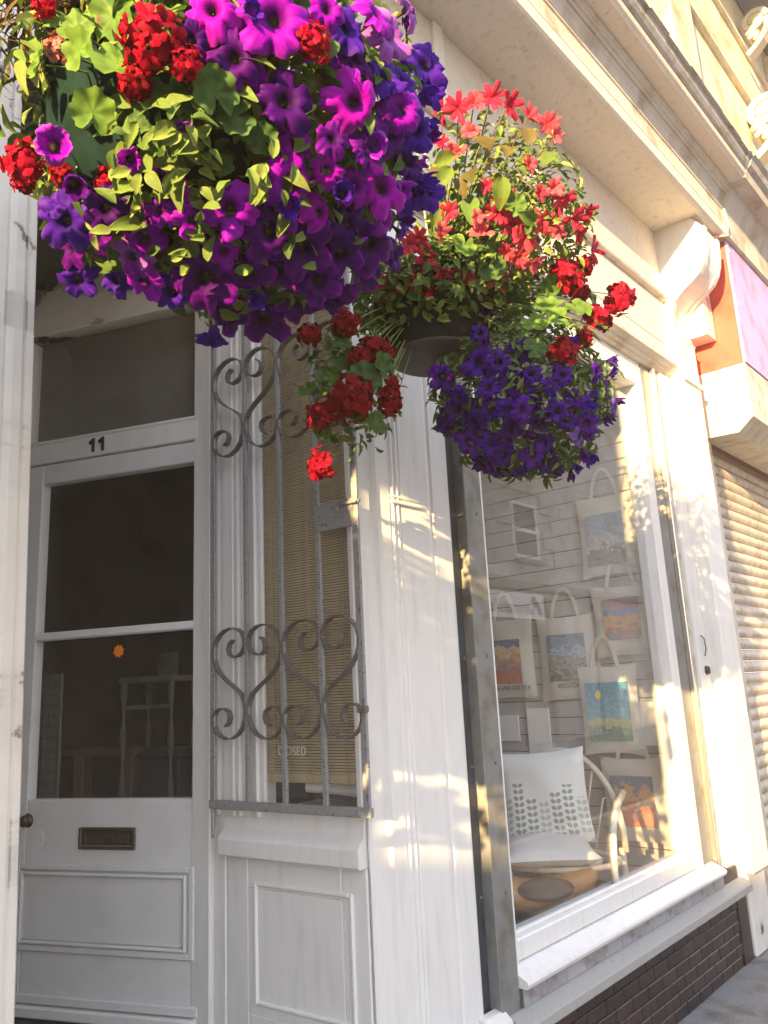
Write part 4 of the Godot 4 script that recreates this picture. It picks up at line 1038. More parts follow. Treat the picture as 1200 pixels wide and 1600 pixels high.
func blind() -> void:
	var b := thing("bamboo_blind", "tan bamboo slat blind lowered behind the side window of the doorway", "blind", SIDE_AT + side_basis * Vector3(0, 1.24, -0.030))
	b.basis = side_basis
	var st := begin()
	rng.seed = 4
	var y := 0.0
	while y < 1.74:
		var w := rng.randf_range(-0.001, 0.0015)
		box(st, Vector3(-0.425 + w, y, -0.0025), Vector3(-0.012 - w, y + 0.0068, 0.0015 + w), 0.0008)
		y += 0.0092
	var sl := put("bamboo_slats", fin(st), M.bamboo, b)
	tag(sl, "", "", "", "stuff")
	put("bottom_batten", boxm(Vector3(-0.418, -0.03, -0.004), Vector3(-0.020, -0.001, 0.005), 0.002), M.bamboo, b)
	for x in [-0.37, -0.22, -0.07]:
		st = begin(false)
		tube(st, [Vector3(x, -0.03, 0.004), Vector3(x + 0.003, 1.74, 0.004)], 0.0016, 5)
		put("cord", fin(st), M.bamboo, b)
	st = begin(false)
	tube(st, [Vector3(-0.40, 0.42, 0.010), Vector3(-0.385, 0.22, 0.011), Vector3(-0.33, -0.06, 0.012)], 0.0014, 5)
	put("pull_cord", fin(st), M.bamboo, b)
	# lettering on the pane
	var t := TextMesh.new()
	t.text = "CLOSED"
	t.font_size = 32
	t.pixel_size = 0.0011
	t.depth = 0.001
	var f := SystemFont.new()
	f.font_names = PackedStringArray(["Droid Sans"])
	t.font = f
	var c := put("closed_sign", t, M.paper, null, Transform3D(side_basis, SIDE_AT + side_basis * Vector3(-0.292, 1.312, -0.0065)))
	tag(c, "white letters reading CLOSED on the glass before the bamboo blind", "sign")
	st = begin(false)
	tube(st, [Vector3(0, 0, 0), Vector3(0.06, -0.012, 0.10), Vector3(0.12, -0.03, 0.22)], 0.024, 14)
	var r := put("cloth_roll", fin(st), M.paper, null, Transform3D(Basis.IDENTITY, Vector3(1.875, 1.20, -0.32)))
	tag(r, "pale rolled cloth lying on the ledge below the bamboo blind", "cloth roll")

func picture(w: int, h: int, paint: Callable) -> ImageTexture:
	var im := Image.create(w, h, false, Image.FORMAT_RGB8)
	for y in h:
		for x in w:
			im.set_pixel(x, y, paint.call(float(x) / w, float(y) / h))
	return ImageTexture.create_from_image(im)

func print_mat(t: Texture2D) -> StandardMaterial3D:
	var m := StandardMaterial3D.new()
	m.albedo_texture = t
	m.roughness = 0.85
	return m

# a sheet with UVs in the local x-y plane, gently bulged towards +z
func sheet(w: float, h: float, bulge: float) -> ArrayMesh:
	var st := begin(false)
	var n := 8
	for j in n + 1:
		for i in n + 1:
			var u := float(i) / n
			var v := float(j) / n
			st.set_uv(Vector2(u, v))
			st.add_vertex(Vector3((u - 0.5) * w, (0.5 - v) * h, bulge * sin(PI * u) * sin(PI * v)))
	for j in n:
		for i in n:
			var a := j * (n + 1) + i
			st.add_index(a); st.add_index(a + 1); st.add_index(a + n + 2)
			st.add_index(a); st.add_index(a + n + 2); st.add_index(a + n + 1)
	st.generate_normals()
	return st.commit()

# a soft pillow of w x h, thick t, with pinched corners; UVs over its front
func pillow(w: float, h: float, t: float) -> ArrayMesh:
	var tool := SurfaceTool.new()
	for s in [1.0, -1.0]:
		var st := begin(false)
		var n := 14
		for j in n + 1:
			for i in n + 1:
				var u := float(i) / n * 2.0 - 1.0
				var v := float(j) / n * 2.0 - 1.0
				var px := u * (1.0 - 0.07 * (1.0 - v * v))
				var py := v * (1.0 - 0.07 * (1.0 - u * u))
				var z := pow(maxf((1.0 - u * u) * (1.0 - v * v), 0.0), 0.42)
				st.set_uv(Vector2((u + 1.0) * 0.5, (1.0 - v) * 0.5) if s > 0.0 else Vector2(0.02, 0.02))
				st.add_vertex(Vector3(px * w * 0.5, py * h * 0.5, s * (z * t * 0.5 + 0.006 * sin(u * 5.0 + v * 3.0) * z)))
		for j in n:
			for i in n:
				var a := j * (n + 1) + i
				var q := [a, a + 1, a + n + 2, a, a + n + 2, a + n + 1]
				if s > 0.0: q = [a, a + n + 2, a + 1, a, a + n + 1, a + n + 2]
				for e in q: st.add_index(e)
		st.generate_normals()
		tool.append_from(st.commit(), 0, Transform3D.IDENTITY)
	return tool.commit()

func letters(s: String, high: float, m: Material, parent: Node3D, xf: Transform3D, bold := false) -> void:
	var t := TextMesh.new()
	t.text = s
	t.font_size = 48
	t.pixel_size = high / 36.0
	t.depth = 0.0015
	var f := SystemFont.new()
	f.font_names = PackedStringArray(["Droid Sans"])
	f.font_weight = 700 if bold else 400
	t.font = f
	put("lettering", t, m, parent, xf)

func tote(label: String, z0: float, z1: float, y0: float, y1: float, pz0: float, pz1: float, py0: float, py1: float, tex: Texture2D, off: float, text := "", up_handles := true) -> void:
	var w := z1 - z0
	var h := y1 - y0
	var at := Vector3(4.455 - off, y0, (z0 + z1) * 0.5)
	var t := thing("tote_bag", label, "tote bag", at, "printed canvas tote bags on the slat wall")
	t.basis = Basis(Vector3(0, 1, 0), -PI / 2 + 0.06)           # its front towards -x, local x towards +z
	put("bag_body", pillow(w, h * 1.02, 0.05), M.canvas, t, Transform3D(Basis.IDENTITY, Vector3(0, h * 0.5, 0.0)))
	var pw := pz1 - pz0
	var ph := py1 - py0
	put("print", sheet(pw, ph, 0.006), print_mat(tex), t, Transform3D(Basis.IDENTITY, Vector3((pz0 + pz1 - z0 - z1) * 0.5, (py0 + py1) * 0.5 - y0, 0.028)))
	for s in [-0.22, 0.22]:
		var st := begin()
		strap(st, [Vector2(s * w, h * 0.97), Vector2(s * w * 0.75, h * 1.0 + 0.08), Vector2(s * w * 0.35, h + 0.15), Vector2(0, h + 0.165)], 0.0, 0.003, 0.022)
		put("handle", fin(st), M.canvas, t, Transform3D(Basis.IDENTITY, Vector3(0, 0, 0.012)))
	if text:
		letters(text, 0.030, M.wood, t, Transform3D(Basis.IDENTITY, Vector3((pz0 + pz1 - z0 - z1) * 0.5, py0 - y0 - 0.028, 0.031)))

func window_things() -> void:
	var nz := FastNoiseLite.new()
	nz.seed = 5
	nz.frequency = 2.6
	nz.fractal_octaves = 4
	var pick := func(list: Array, v: float, n: float) -> Color:
		for e in list:
			if v + n * e[2] < e[0]: return e[1]
		return list[-1][1]
	var art := func(list: Array, blot: float) -> ImageTexture:
		return picture(110, 138, func(u: float, v: float) -> Color:
			var n := nz.get_noise_2d(u * 1.4, v * 2.0)
			var c: Color = pick.call(list, v, n)
			return c.lerp(Color(0.9, 0.88, 0.85), clampf((nz.get_noise_2d(u * 5.0 + 3.0, v * 5.0) - 0.25) * blot, 0.0, 0.8)).darkened(clampf(nz.get_noise_2d(u * 4.0 - 7.0, v * 4.0) * 0.4, 0.0, 0.3)).lerp(Color(0.80, 0.78, 0.74), 0.28))
	var a: ImageTexture = art.call([[0.35, Color(0.45, 0.55, 0.66), 0.2], [0.55, Color(0.56, 0.64, 0.72), 0.25], [0.66, Color(0.80, 0.78, 0.74), 0.3], [0.74, Color(0.55, 0.40, 0.30), 0.3], [2.0, Color(0.42, 0.42, 0.40), 0.2]], 2.0)
	var b: ImageTexture = art.call([[0.28, Color(0.62, 0.45, 0.55), 0.1], [0.40, Color(0.20, 0.45, 0.72), 0.1], [0.72, Color(0.86, 0.60, 0.30), 0.35], [0.9, Color(0.70, 0.32, 0.18), 0.3], [2.0, Color(0.35, 0.50, 0.62), 0.2]], 1.2)
	var c: ImageTexture = picture(110, 138, func(u: float, v: float) -> Color:
		var n := nz.get_noise_2d(u * 2.0, v * 3.0)
		if Vector2(u - 0.30, v - 0.22).length() < 0.075 + n * 0.03: return Color(0.95, 0.85, 0.35)
		var k := Color(0.16, 0.52, 0.66).lerp(Color(0.45, 0.66, 0.72), clampf(v * 1.5 + n * 0.4, 0, 1))
		if v > 0.62 + n * 0.05: k = Color(0.72, 0.72, 0.50)
		if v > 0.76 + n * 0.08: k = Color(0.42, 0.55, 0.46)
		return k.lightened(clampf(nz.get_noise_2d(u * 6.0, v * 6.0) * 0.6, 0, 0.4)))
	var d: ImageTexture = art.call([[0.16, Color(0.25, 0.36, 0.55), 0.15], [0.36, Color(0.84, 0.72, 0.50), 0.2], [0.56, Color(0.82, 0.52, 0.28), 0.3], [0.70, Color(0.52, 0.46, 0.46), 0.3], [2.0, Color(0.74, 0.34, 0.22), 0.2]], 1.0)
	var e: ImageTexture = art.call([[0.30, Color(0.28, 0.46, 0.60), 0.2], [0.48, Color(0.55, 0.70, 0.78), 0.35], [0.62, Color(0.40, 0.36, 0.36), 0.4], [0.82, Color(0.62, 0.60, 0.58), 0.5], [2.0, Color(0.24, 0.24, 0.27), 0.4]], 1.6)
	var f: ImageTexture = art.call([[0.25, Color(0.34, 0.44, 0.58), 0.3], [0.6, Color(0.86, 0.62, 0.36), 0.4], [2.0, Color(0.80, 0.36, 0.20), 0.4]], 0.8)
	tote("canvas tote bag with a harbour view under grey blue sky, highest on the wall", -0.56, -0.17, 2.10, 2.60, -0.50, -0.26, 2.17, 2.48, a, 0.02)
	tote("tote bag with an orange sunset print under a blue band, middle of the wall", -0.52, -0.12, 1.62, 2.04, -0.44, -0.22, 1.72, 1.96, b, 0.03)
	tote("canvas tote bag with a yellow sun in a teal sky over a beach", -0.645, -0.275, 1.07, 1.58, -0.59, -0.33, 1.15, 1.48, c, 0.06)
	tote("canvas tote bag with orange cliffs, lettered BURNHAM ON SEA", -1.34, -0.96, 1.40, 1.92, -1.27, -1.05, 1.50, 1.78, d, 0.02, "BURNHAM ON SEA")
	tote("canvas tote bag with a dark town view, lettered WESTON in large capitals", -0.92, -0.50, 1.38, 1.90, -0.84, -0.59, 1.50, 1.78, e, 0.02, "WESTON")
	tote("canvas tote bag with a glowing orange picture, lowest on the slat wall", -0.56, -0.15, 0.60, 1.06, -0.50, -0.25, 0.69, 0.96, f, 0.05)
	for s in [[-1.20, 1.14, 0.15, 0.16, "small white patterned card on the slat wall beside the cane chair", 0], [-0.98, 1.06, 0.16, 0.28, "blank tall white board leaning on the slat wall behind the cane chair", 1], [-0.34, 1.12, 0.30, 0.24, "cream paper sheet in the sunlit lower corner of the slat wall", 2]]:
		var cd := put("card", boxm(Vector3(-0.006, 0, -s[2] * 0.5), Vector3(0.006, s[3], s[2] * 0.5), 0.001), M.paper, null, Transform3D(Basis.IDENTITY, Vector3(4.45, s[1], s[0])))
		tag(cd, s[4], "card")
	# cane chair
	var ch := thing("cane_chair", "pale cane armchair with a round hoop back in the shop window", "chair", Vector3(3.62, 0.352, -0.44))
	ch.basis = Basis(Vector3(0, 1, 0), -PI / 2 + 0.35)
	var st := begin(false)
	var hoop := []
	for i in 21:
		var t := PI * i / 20.0
		hoop.append(Vector3(cos(t) * 0.31, 0.33 + sin(t) * 0.46 if i > 0 and i < 20 else 0.30, -0.20 - 0.06 * sin(t)))
	tube(st, hoop, 0.016, 8)
	put("hoop_back", fin(st), M.rattan, ch)
	for i in 7:
		st = begin(false)
		var u := (i - 3) / 3.0
		tube(st, [Vector3(u * 0.16, 0.31, -0.20), Vector3(u * 0.22, 0.55, -0.235), Vector3(u * 0.27, 0.33 + 0.45 * sqrt(maxf(1.0 - pow(u * 0.87, 2.0), 0.05)), -0.25)], 0.006, 6)
		put("spindle", fin(st), M.rattan, ch)
	for s in [-1.0, 1.0]:
		st = begin(false)
		tube(st, [Vector3(s * 0.30, 0.56, -0.22), Vector3(s * 0.34, 0.60, -0.05), Vector3(s * 0.33, 0.57, 0.16), Vector3(s * 0.31, 0.48, 0.24), Vector3(s * 0.30, 0.30, 0.25), Vector3(s * 0.31, 0.0, 0.27)], 0.017, 8)
		put("arm", fin(st), M.rattan, ch)
		st = begin(false)
		tube(st, [Vector3(s * 0.29, 0.32, -0.20), Vector3(s * 0.30, 0.0, -0.24)], 0.016, 8)
		put("leg", fin(st), M.rattan, ch)
	st = begin(false)
	var rim := []
	for i in 25:
		var t := TAU * i / 24.0
		rim.append(Vector3(cos(t) * 0.30, 0.30, sin(t) * 0.23 + 0.02))
	tube(st, rim, 0.014, 8)
	lathe(st, [Vector2(0.0, 0.0), Vector2(0.22, 0.0), Vector2(0.22, -0.01), Vector2(0.0, -0.01)], Vector3(0, 0.30, 0.02), 24)
	put("seat", fin(st), M.rattan, ch)
	var leaves := picture(160, 160, func(u: float, v: float) -> Color:
		var base := Color(0.87, 0.88, 0.87)
		if v < 0.30: return base
		var colx := u * 7.0
		var ci := int(floor(colx))
		var top := 0.34 + 0.22 * absf(sin(ci * 2.3 + 0.8))
		if v < top or v > 0.93: return base
		var fx := colx - ci - 0.5
		var fy := fposmod(v * 14.0 + ci * 0.37, 1.0) - 0.5
		var g := Vector2((absf(fx) - 0.22) / 0.19, (fy + absf(fx) * 0.5 - 0.1) / 0.34).length()
		if g < 1.0: return Color(0.56, 0.60, 0.56) if ci % 3 else Color(0.70, 0.73, 0.70)
		return base)
	var lm := print_mat(leaves)
	lm.roughness = 0.5
	var cu := put("leaf_cushion", pillow(0.46, 0.46, 0.13), lm, null, Transform3D(Basis(Vector3(0, 1, 0), -PI / 2 + 0.45) * Basis(Vector3(1, 0, 0), -0.22) * Basis(Vector3(0, 0, 1), 0.06), Vector3(3.68, 0.93, -0.52)))
	tag(cu, "white cushion printed with grey green leaves standing on the cane chair", "cushion")
	var cs := put("satin_cushion", pillow(0.46, 0.42, 0.12), M.satin, null, Transform3D(Basis(Vector3(0, 1, 0), -0.9) * Basis(Vector3(1, 0, 0), -PI / 2 + 0.05), Vector3(3.50, 0.715, -0.42)))
	tag(cs, "plain shiny white cushion lying flat on the seat of the cane chair", "cushion")
	# leather saddle stool
	var sd := thing("saddle_stool", "tan leather saddle stool with dark oval patch in front of the cane chair", "stool", Vector3(3.34, 0.425, -0.40))
	sd.basis = Basis(Vector3(0, 1, 0), -0.75)
	st = begin(false)
	var rows := []
	var cols := []
	for i in 13:
		var s := i / 12.0
		var ring := []
		var col := []
		var r := 0.10 * pow(maxf(sin(PI * s), 0.0), 0.35)
		for k in 16:
			var t := TAU * k / 16.0
			ring.append(Vector3((s - 0.5) * 0.62, 0.155 + 0.045 * cos(TAU * (s - 0.5)) * -1.0 + sin(t) * r * 0.85, cos(t) * r * 1.35))
			col.append(Color.WHITE)
		rows.append(ring)
		cols.append(col)
	put("body", surface(rows, cols, true), M.leather, sd)
	st = begin(false)
	lathe(st, [Vector2(0.0, 0.045), Vector2(0.036, 0.045), Vector2(0.04, 0.04), Vector2(0.037, 0.0), Vector2(0.0, 0.0)], Vector3(0.20, 0.25, 0.0), 18)
	put("pommel", fin(st), M.leather, sd)
	st = begin(false)
	lathe(st, [Vector2(0.0, 0.02), Vector2(0.7, 0.012), Vector2(1.0, 0.0), Vector2(0.0, -0.01)], Vector3.ZERO, 24)
	put("oval_patch", fin(st), M.leather_dark, sd, Transform3D(Basis(Vector3(1, 0, 0), 0.85) * Basis.from_scale(Vector3(0.13, 0.5, 0.055)), Vector3(0.02, 0.175, 0.115)))
	for s in [[-0.22, -0.08], [-0.22, 0.08], [0.22, -0.08], [0.22, 0.08]]:
		put("leg", boxm(Vector3(s[0] - 0.018, -0.073, s[1] - 0.018), Vector3(s[0] + 0.018, 0.15, s[1] + 0.018), 0.004), M.wood, sd)

func room_things() -> void:
	# seen dimly through the door
	var dx := Transform3D(door_basis, DOOR_AT)
	var st := begin()
	var star := PackedVector2Array()
	for i in 16:
		var r := 0.027 if i % 2 == 0 else 0.019
		star.append(Vector2(cos(TAU * i / 16.0 + 0.2) * r, sin(TAU * i / 16.0 + 0.2) * r))
	for i in 16:
		var a := star[i]
		var b := star[(i + 1) % 16]
		tri(st, Vector3.ZERO + Vector3(0, 0, 0.001), Vector3(a.x, a.y, 0.001), Vector3(b.x, b.y, 0.001), Vector3(0, 0, 1))
		tri(st, Vector3(0, 0, -0.001), Vector3(a.x, a.y, -0.001), Vector3(b.x, b.y, -0.001), Vector3(0, 0, -1))
		quad(st, Vector3(a.x, a.y, 0.001), Vector3(b.x, b.y, 0.001), Vector3(b.x, b.y, -0.001), Vector3(a.x, a.y, -0.001), Vector3(a.x + b.x, a.y + b.y, 0))
	var o := put("star_tag", fin(st), M.orange, null, dx * Transform3D(Basis.IDENTITY, Vector3(-0.388, 1.692, -0.022)))
	tag(o, "small orange star shaped paper tag stuck on the door glass", "paper tag")
	var g := thing("wire_rack", "black wire grid before a pale board at the left edge of the door glass", "rack", dx * Vector3(-0.775, 0.41, -0.16))
	g.basis = door_basis
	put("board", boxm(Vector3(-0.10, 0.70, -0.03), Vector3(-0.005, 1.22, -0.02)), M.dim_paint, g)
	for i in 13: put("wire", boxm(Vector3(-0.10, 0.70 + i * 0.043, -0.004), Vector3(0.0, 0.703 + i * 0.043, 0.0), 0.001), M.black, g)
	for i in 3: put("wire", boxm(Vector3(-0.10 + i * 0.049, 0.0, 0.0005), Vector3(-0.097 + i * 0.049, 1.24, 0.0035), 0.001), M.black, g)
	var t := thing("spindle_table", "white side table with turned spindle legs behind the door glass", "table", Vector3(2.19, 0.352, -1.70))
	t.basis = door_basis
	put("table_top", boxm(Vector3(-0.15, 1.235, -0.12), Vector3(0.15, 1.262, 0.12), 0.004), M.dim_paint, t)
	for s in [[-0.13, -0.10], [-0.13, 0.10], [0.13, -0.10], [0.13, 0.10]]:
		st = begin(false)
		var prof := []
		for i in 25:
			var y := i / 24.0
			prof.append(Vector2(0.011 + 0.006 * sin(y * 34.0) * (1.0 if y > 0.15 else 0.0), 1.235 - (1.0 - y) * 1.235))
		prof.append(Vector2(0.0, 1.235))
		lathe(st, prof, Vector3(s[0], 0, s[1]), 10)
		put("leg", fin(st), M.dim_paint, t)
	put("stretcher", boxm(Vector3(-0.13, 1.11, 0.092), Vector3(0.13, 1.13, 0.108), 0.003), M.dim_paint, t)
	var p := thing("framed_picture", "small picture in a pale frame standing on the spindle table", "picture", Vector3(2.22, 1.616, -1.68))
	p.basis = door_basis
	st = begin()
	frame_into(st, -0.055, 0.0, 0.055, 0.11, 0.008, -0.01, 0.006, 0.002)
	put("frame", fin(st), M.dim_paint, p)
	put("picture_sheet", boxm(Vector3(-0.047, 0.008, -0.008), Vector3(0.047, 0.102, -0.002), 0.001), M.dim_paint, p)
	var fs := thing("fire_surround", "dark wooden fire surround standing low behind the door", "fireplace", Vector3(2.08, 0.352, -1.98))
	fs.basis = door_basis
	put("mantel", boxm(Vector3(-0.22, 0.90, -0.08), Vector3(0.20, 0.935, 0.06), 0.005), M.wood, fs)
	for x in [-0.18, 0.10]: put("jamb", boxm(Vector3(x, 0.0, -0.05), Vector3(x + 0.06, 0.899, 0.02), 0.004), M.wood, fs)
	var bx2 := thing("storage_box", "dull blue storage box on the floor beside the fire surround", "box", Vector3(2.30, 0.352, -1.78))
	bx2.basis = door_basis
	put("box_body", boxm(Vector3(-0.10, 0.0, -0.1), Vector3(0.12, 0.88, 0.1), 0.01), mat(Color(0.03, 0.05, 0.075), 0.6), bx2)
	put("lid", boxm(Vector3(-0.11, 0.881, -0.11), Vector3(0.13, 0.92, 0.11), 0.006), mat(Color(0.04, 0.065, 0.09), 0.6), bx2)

# ---------------------------------------------------------------- the neighbour on the right
func neighbour() -> void:
	var n := thing("neighbour_shop", "neighbouring shop with a red and purple boxed fascia above a closed shutter", "shop building", Vector3(6.5, 0, 0))
	var o := n.position
	var st := begin()
	box(st, Vector3(5.235, 3.482, -0.30), Vector3(5.262, 4.355, 0.325), 0.002)
	part("red_return_board", st, M.red, n, o)
	st = begin()
	box(st, Vector3(5.235, 3.482, 0.326), Vector3(10.0, 4.352, 0.345), 0.002)
	var pf := part("purple_fascia", st, M.purple, n, o)
	for y in [3.9, 4.30]:
		st = begin(false)
		lathe(st, [Vector2(0.0, 0.006), Vector2(0.010, 0.004), Vector2(0.012, 0.0)], Vector3(5.26, y, 0.345) , 10, Basis(Vector3(1, 0, 0), PI / 2))
		put("screw_cap", fin(st), M.frame_white, pf)
	st = begin()
	ext(st, [Vector2(-0.30, 4.371), Vector2(0.352, 4.371), Vector2(0.366, 4.384), Vector2(0.366, 4.552), Vector2(0.38, 4.60), Vector2(0.43, 4.69), Vector2(0.44, 4.715), Vector2(0.54, 4.72), Vector2(0.556, 4.765), Vector2(-0.30, 4.765)], 5.162, 12.0)
	part("cornice", st, M.cove, n, o)
	st = begin()
	ext(st, [Vector2(-0.10, 4.766), Vector2(0.556, 4.766), Vector2(0.585, 4.79), Vector2(0.60, 4.83), Vector2(0.624, 4.85), Vector2(0.618, 4.862), Vector2(-0.10, 4.90)], 5.163, 12.0)
	part("lead_flashing", st, M.lead, n, o)
	st = begin()
	box(st, Vector3(5.05, 3.0, -0.4), Vector3(5.234, 4.37, -0.02), 0.003)
	box(st, Vector3(5.27, 3.1, -0.5), Vector3(10.0, 4.37, -0.12), 0.003)
	part("wall", st, M.soffit_red, n, o)
	st = begin(false)
	var cab := []
	for i in 9:
		var t := i / 8.0
		cab.append(Vector3(5.17 + 0.02 * sin(t * 9.0), 4.36 - 0.5 * t, 0.37 - 0.30 * t + 0.02 * sin(t * 7.0)))
	tube(st, [Vector3(5.17, 4.56, 0.375), Vector3(5.19, 4.45, 0.38), Vector3(5.17, 4.36, 0.372), Vector3(5.10, 4.352, 0.30), Vector3(5.11, 4.34, 0.12)], 0.009, 6)
	tube(st, [Vector3(5.07, 3.70, 0.03), Vector3(5.08, 3.60, 0.05), Vector3(5.085, 3.5, 0.03), Vector3(5.09, 3.4, 0.012)], 0.008, 6)
	part("cable", st, M.cable, n, o)
	var al := thing("alarm_box", "white alarm box fixed high beside the console, in front of the red board", "alarm box", Vector3(5.12, 3.68, 0.04))
	st = begin()
	ext(st, [Vector2(0.0, 0.0), Vector2(0.145, 0.0), Vector2(0.145, 0.40), Vector2(0.11, 0.44), Vector2(0.0, 0.44)], -0.06, 0.10)
	put("cover", fin(st), M.alarm, al)
	put("base_plate", boxm(Vector3(-0.05, 0.01, -0.06), Vector3(0.09, 0.43, -0.001), 0.003), M.alarm, al)
	for k in 5: put("vent_slot", boxm(Vector3(0.02, 0.20 + k * 0.022, 0.1445), Vector3(0.08, 0.206 + k * 0.022, 0.147), 0.0005), M.rail_dark, al)
	var s := thing("roller_shutter", "closed grey roller shutter of the neighbouring shop under a steel box", "shutter", Vector3(6.6, 0.0, 0.0))
	o = s.position
	st = begin()
	ext(st, [Vector2(0.0, 3.035), Vector2(0.235, 3.025), Vector2(0.336, 3.11), Vector2(0.336, 3.48), Vector2(0.0, 3.48)], 5.236, 9.0)
	var hood := part("shutter_box", st, M.steel, s, o)
	for e in [[3.16, 0.12], [3.16, 0.22], [3.31, 0.12], [3.31, 0.22]]:
		st = begin(false)
		lathe(st, [Vector2(0.0, 0.004), Vector2(0.007, 0.003), Vector2(0.008, 0.0)], Vector3(5.236, e[0], e[1]), 10, Basis(Vector3(0, 0, 1), PI / 2))
		put("rivet", fin(st), M.iron_rust, hood, Transform3D.IDENTITY)
	st = begin()
	box(st, Vector3(5.046, 0.30, -0.20), Vector3(5.236, 3.034, 0.020), 0.004)
	box(st, Vector3(5.10, 0.0, -0.20), Vector3(5.30, 0.30, 0.010), 0.004)
	part("wall_plate", st, M.steel, s, o)
	st = begin()
	box(st, Vector3(5.238, 0.02, -0.12), Vector3(5.30, 3.03, 0.030), 0.004)
	part("guide_rail", st, M.steel, s, o)
	st = begin()
	var arc := []
	for i in 7:
		var t := i / 6.0
		arc.append(Vector2(-0.060 + 0.016 * sin(PI * t), t * 0.068))
	arc.append(Vector2(-0.066, 0.074))
	arc.append(Vector2(-0.076, 0.074))
	arc.append(Vector2(-0.072, 0.0))
	ext(st, arc, -1.3, 1.3)
	var sl := fin(st)
	for i in 39:
		put("slat", sl, M.shutter, s, Transform3D(Basis.IDENTITY, Vector3(0.0, 0.05 + i * 0.0762, 0.0)))
	put("bottom_rail", boxm(Vector3(-1.3, 0.002, -0.08), Vector3(1.3, 0.05, -0.04), 0.004), M.steel, s)

# ---------------------------------------------------------------- across the street, seen in the glass
func street() -> void:
	var st := begin()
	box(st, Vector3(-40, -0.2, -0.002), Vector3(40, 0.0, 2.6), 0.01)
	tag(part("pavement", st, M.paving, null), "", "", "", "structure")
	st = begin()
	box(st, Vector3(-40, -0.2, 2.76), Vector3(40, -0.12, 6.6), 0.002)
	tag(part("road", st, M.asphalt, null), "", "", "", "structure")
	st = begin()
	box(st, Vector3(-40, -0.2, 2.602), Vector3(40, 0.0, 2.758), 0.02)
	tag(part("kerb", st, M.slab, null), "", "", "", "structure")
	st = begin()
	box(st, Vector3(-40, -0.2, 6.61), Vector3(40, 0.0, 9.0), 0.02)
	tag(part("pavement", st, M.paving, null), "", "", "", "structure")
	st = begin()
	box(st, Vector3(-120, -0.5, -60), Vector3(120, -0.21, 60), 0.02)
	tag(part("ground", st, M.asphalt, null), "", "", "", "structure")
	var b := thing("opposite_building", "grey rendered building across the street, mirrored in the display window", "building", Vector3(16, 0, 9))
	var o := b.position
	st = begin()
	box(st, Vector3(2, 0, 9.05), Vector3(17.45, 12.5, 14), 0.01)
	box(st, Vector3(18.75, 0, 9.05), Vector3(34, 12.5, 14), 0.01)
	box(st, Vector3(17.45, 0, 9.05), Vector3(18.75, 4.70, 14), 0.01)
	box(st, Vector3(17.45, 6.30, 9.05), Vector3(18.75, 12.5, 14), 0.01)
	part("wall", st, M.render, b, o)
	rng.seed = 70
	var k := 0
	for y in [4.10, 4.60, 5.10, 5.60, 6.10, 6.60, 7.10, 7.60]:
		for xx in range(3, 34):
			if y > 4.2 and y < 6.6 and xx > 16 and xx < 19: continue
			var w := 0.99
			put("render_block", boxm(Vector3(0, 0, -0.03), Vector3(w, 0.49, 0.04), 0.01) if k == 0 else (b.get_node("render_block") as MeshInstance3D).mesh, M.render, b, Transform3D(Basis.IDENTITY, Vector3(xx + (0.5 if int(y * 2) % 2 else 0.0), y, 9.02 + rng.randf_range(0, 0.006)) - o))
			k += 1
	st = begin()
	ext(st, [Vector2(9.05, 3.88), Vector2(8.88, 3.90), Vector2(8.85, 4.0), Vector2(9.05, 4.06)], 2, 34)
	part("shop_cornice", st, M.render_stone, b, o)
	for xx in [14.3, 18.75, 21.4]:
		for j in 7:
			st = begin()
			box(st, Vector3(xx, j * 0.52 + 0.1, 8.93), Vector3(xx + 0.85, j * 0.52 + 0.61, 9.05), 0.02)
			part("stone_block", st, M.render_stone, b, o)
	st = begin()
	box(st, Vector3(15.16, 0.0, 9.02), Vector3(18.74, 3.05, 9.049), 0.01)
	part("dark_shop_window", st, M.rail_dark, b, o)
	st = begin()
	frame_into(st, 17.35, 0.05, 18.4, 2.5, 0.09, 8.98, 9.03, 0.01)
	box(st, Vector3(17.44, 0.14, 8.99), Vector3(18.31, 2.41, 9.01), 0.01)
	part("shop_door", st, M.render_stone, b, o)
	st = begin()
	frame_into(st, 17.46, 4.75, 18.74, 6.28, 0.09, 9.00, 9.07, 0.01)
	box(st, Vector3(17.55, 5.46, 9.0), Vector3(18.65, 5.56, 9.07), 0.01)
	var w := part("window", st, M.frame_white, b, o)
	st = begin()
	box(st, Vector3(17.5, 4.8, 9.04), Vector3(18.7, 6.2, 9.045), 0.001)
	put("pane", fin(st), M.rail_dark, w, Transform3D.IDENTITY)
	st = begin()
	box(st, Vector3(17.35, 4.60, 8.86), Vector3(18.85, 4.70, 9.06), 0.01)
	put("sill", fin(st), M.render_stone, w)
	# the pane and sill were laid out in world coordinates under a part that already carries the offset
	var sg := thing("shop_sign", "white shop sign across the street with a dark dog and the letters AnimalsAs", "sign", Vector3(16.95, 3.12, 8.90))
	sg.basis = Basis(Vector3(0, 1, 0), PI)
	put("board", boxm(Vector3(-1.5, 0.0, -0.04), Vector3(1.5, 0.66, 0.03), 0.006), M.frame_white, sg)
	letters("AnimalsAs", 0.30, M.black, sg, Transform3D(Basis.IDENTITY, Vector3(0.10, 0.27, 0.034)))
	st = begin()
	var dog := PackedVector2Array()
	for q in [[-1.42, 0.12], [-1.25, 0.42], [-1.12, 0.56], [-1.0, 0.60], [-0.92, 0.54], [-0.84, 0.48], [-0.82, 0.43], [-0.93, 0.41], [-0.96, 0.34], [-1.02, 0.22], [-1.10, 0.34], [-1.22, 0.12]]: dog.append(Vector2(q[0], q[1]))
	var ix := Geometry2D.triangulate_polygon(dog)
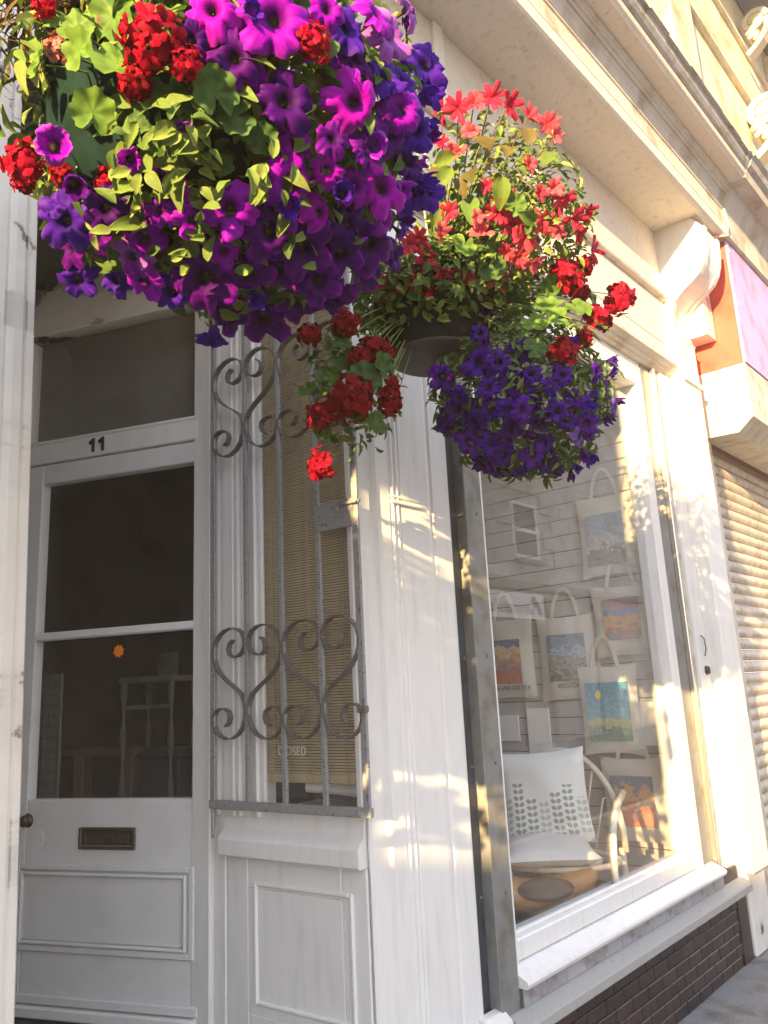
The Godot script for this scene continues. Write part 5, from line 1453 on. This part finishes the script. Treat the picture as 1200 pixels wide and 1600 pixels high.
	for i in range(0, ix.size(), 3):
		var v := []
		for j in 3: v.append(Vector3(dog[ix[i + j]].x, dog[ix[i + j]].y, 0.034))
		tri(st, v[0], v[1], v[2], Vector3(0, 0, 1))
	put("dog_emblem", fin(st), M.black, sg)
	st = begin()
	tri(st, Vector3(-0.98, 0.12, 0.034), Vector3(-0.92, 0.30, 0.034), Vector3(-0.82, 0.12, 0.034), Vector3(0, 0, 1))
	put("emblem_paw", fin(st), M.rail_dark, sg)
	var sn := thing("street_sign", "small white street name plate on the wall across the street", "sign", Vector3(16.3, 4.32, 8.97))
	sn.basis = Basis(Vector3(0, 1, 0), PI)
	put("plate", boxm(Vector3(-0.70, -0.10, -0.01), Vector3(0.70, 0.10, 0.01), 0.004), M.frame_white, sn)
	letters("WADHAM STREET", 0.11, M.black, sn, Transform3D(Basis.IDENTITY, Vector3(0, 0, 0.012)))
	# buildings that stand round the street, outside the picture
	var nb := thing("projecting_building", "stone building stepping forward of the shopfront farther up the street", "building", Vector3(-4.5, 0, 0))
	st = begin()
	box(st, Vector3(-9.0, 0.0, -4.0), Vector3(-1.50, 3.14, 0.74), 0.02)
	part("wall", st, M.render, nb, nb.position)
	st = begin()
	box(st, Vector3(-9.0, 3.141, -4.0), Vector3(-1.50, 9.0, 1.06), 0.02)
	part("upper_wall", st, M.render, nb, nb.position)
	st = begin()
	ext(st, [Vector2(1.065, 8.6), Vector2(1.3, 8.7), Vector2(1.3, 8.95), Vector2(1.065, 9.0)], -9.0, -1.50)
	part("cornice", st, M.stone, nb, nb.position)
	var van := thing("box_lorry", "white box lorry parked at the kerb farther up the street", "lorry", Vector3(-14, -0.12, 4.0))
	put("cargo_box", boxm(Vector3(-3.0, 0.8, -1.25), Vector3(2.0, 4.06, 1.1), 0.04), M.van, van)
	put("cab", boxm(Vector3(-5.0, 0.6, -1.1), Vector3(-3.05, 2.5, 1.0), 0.15), M.van, van)
	for e in [[-4.2, -1.0], [-4.2, 0.9], [1.0, -1.0], [1.0, 0.9]]:
		st = begin(false)
		lathe(st, [Vector2(0.0, -0.12), Vector2(0.42, -0.12), Vector2(0.45, -0.08), Vector2(0.45, 0.08), Vector2(0.42, 0.12), Vector2(0.0, 0.12)], Vector3(e[0], 0.45, e[1]), 20, Basis(Vector3(1, 0, 0), PI / 2))
		put("wheel", fin(st), M.rubber, van)

func _ready() -> void:
	var cam := Camera3D.new()
	cam.name = "camera"
	add_child(cam)
	cam.transform = Transform3D(Basis(Vector3(0.667, -0.048, 0.743), Vector3(-0.134, 0.974, 0.183), Vector3(-0.733, -0.222, 0.644)).orthonormalized(), Vector3(0, 1.49, 1.725))
	cam.fov = 66.0
	cam.near = 0.05
	cam.far = 500.0
	cam.current = true
	var env := Environment.new()
	env.background_mode = Environment.BG_SKY
	var sm := ProceduralSkyMaterial.new()
	sm.sky_top_color = Color(0.64, 0.70, 0.80)
	sm.sky_horizon_color = Color(0.95, 0.92, 0.87)
	sm.sky_curve = 0.2
	sm.ground_bottom_color = Color(0.3, 0.29, 0.27)
	sm.ground_horizon_color = Color(0.6, 0.57, 0.52)
	var sky := Sky.new()
	sky.sky_material = sm
	env.sky = sky
	env.background_energy_multiplier = 0.76
	env.tonemap_mode = Environment.TONE_MAPPER_LINEAR
	env.tonemap_exposure = 6.1
	env.fog_enabled = true
	env.fog_density = 0.005
	env.fog_light_color = Color(1.0, 0.97, 0.93)
	env.sdfgi_enabled = true
	env.ssao_enabled = true
	env.ssil_enabled = true
	var we := WorldEnvironment.new()
	we.name = "world_environment"
	we.environment = env
	add_child(we)
	var sun := DirectionalLight3D.new()
	sun.name = "sun"
	sun.light_energy = 1.6
	sun.light_color = Color(1.0, 0.84, 0.58)
	sun.light_angular_distance = 0.5
	sun.shadow_enabled = true
	add_child(sun)
	sun.basis = Basis.looking_at(Vector3(0.957, -0.20, -0.21), Vector3.UP)

	materials()
	street()
	shop_front()
	neighbour()
	gate()
	blind()
	window_things()
	room_things()
	baskets()
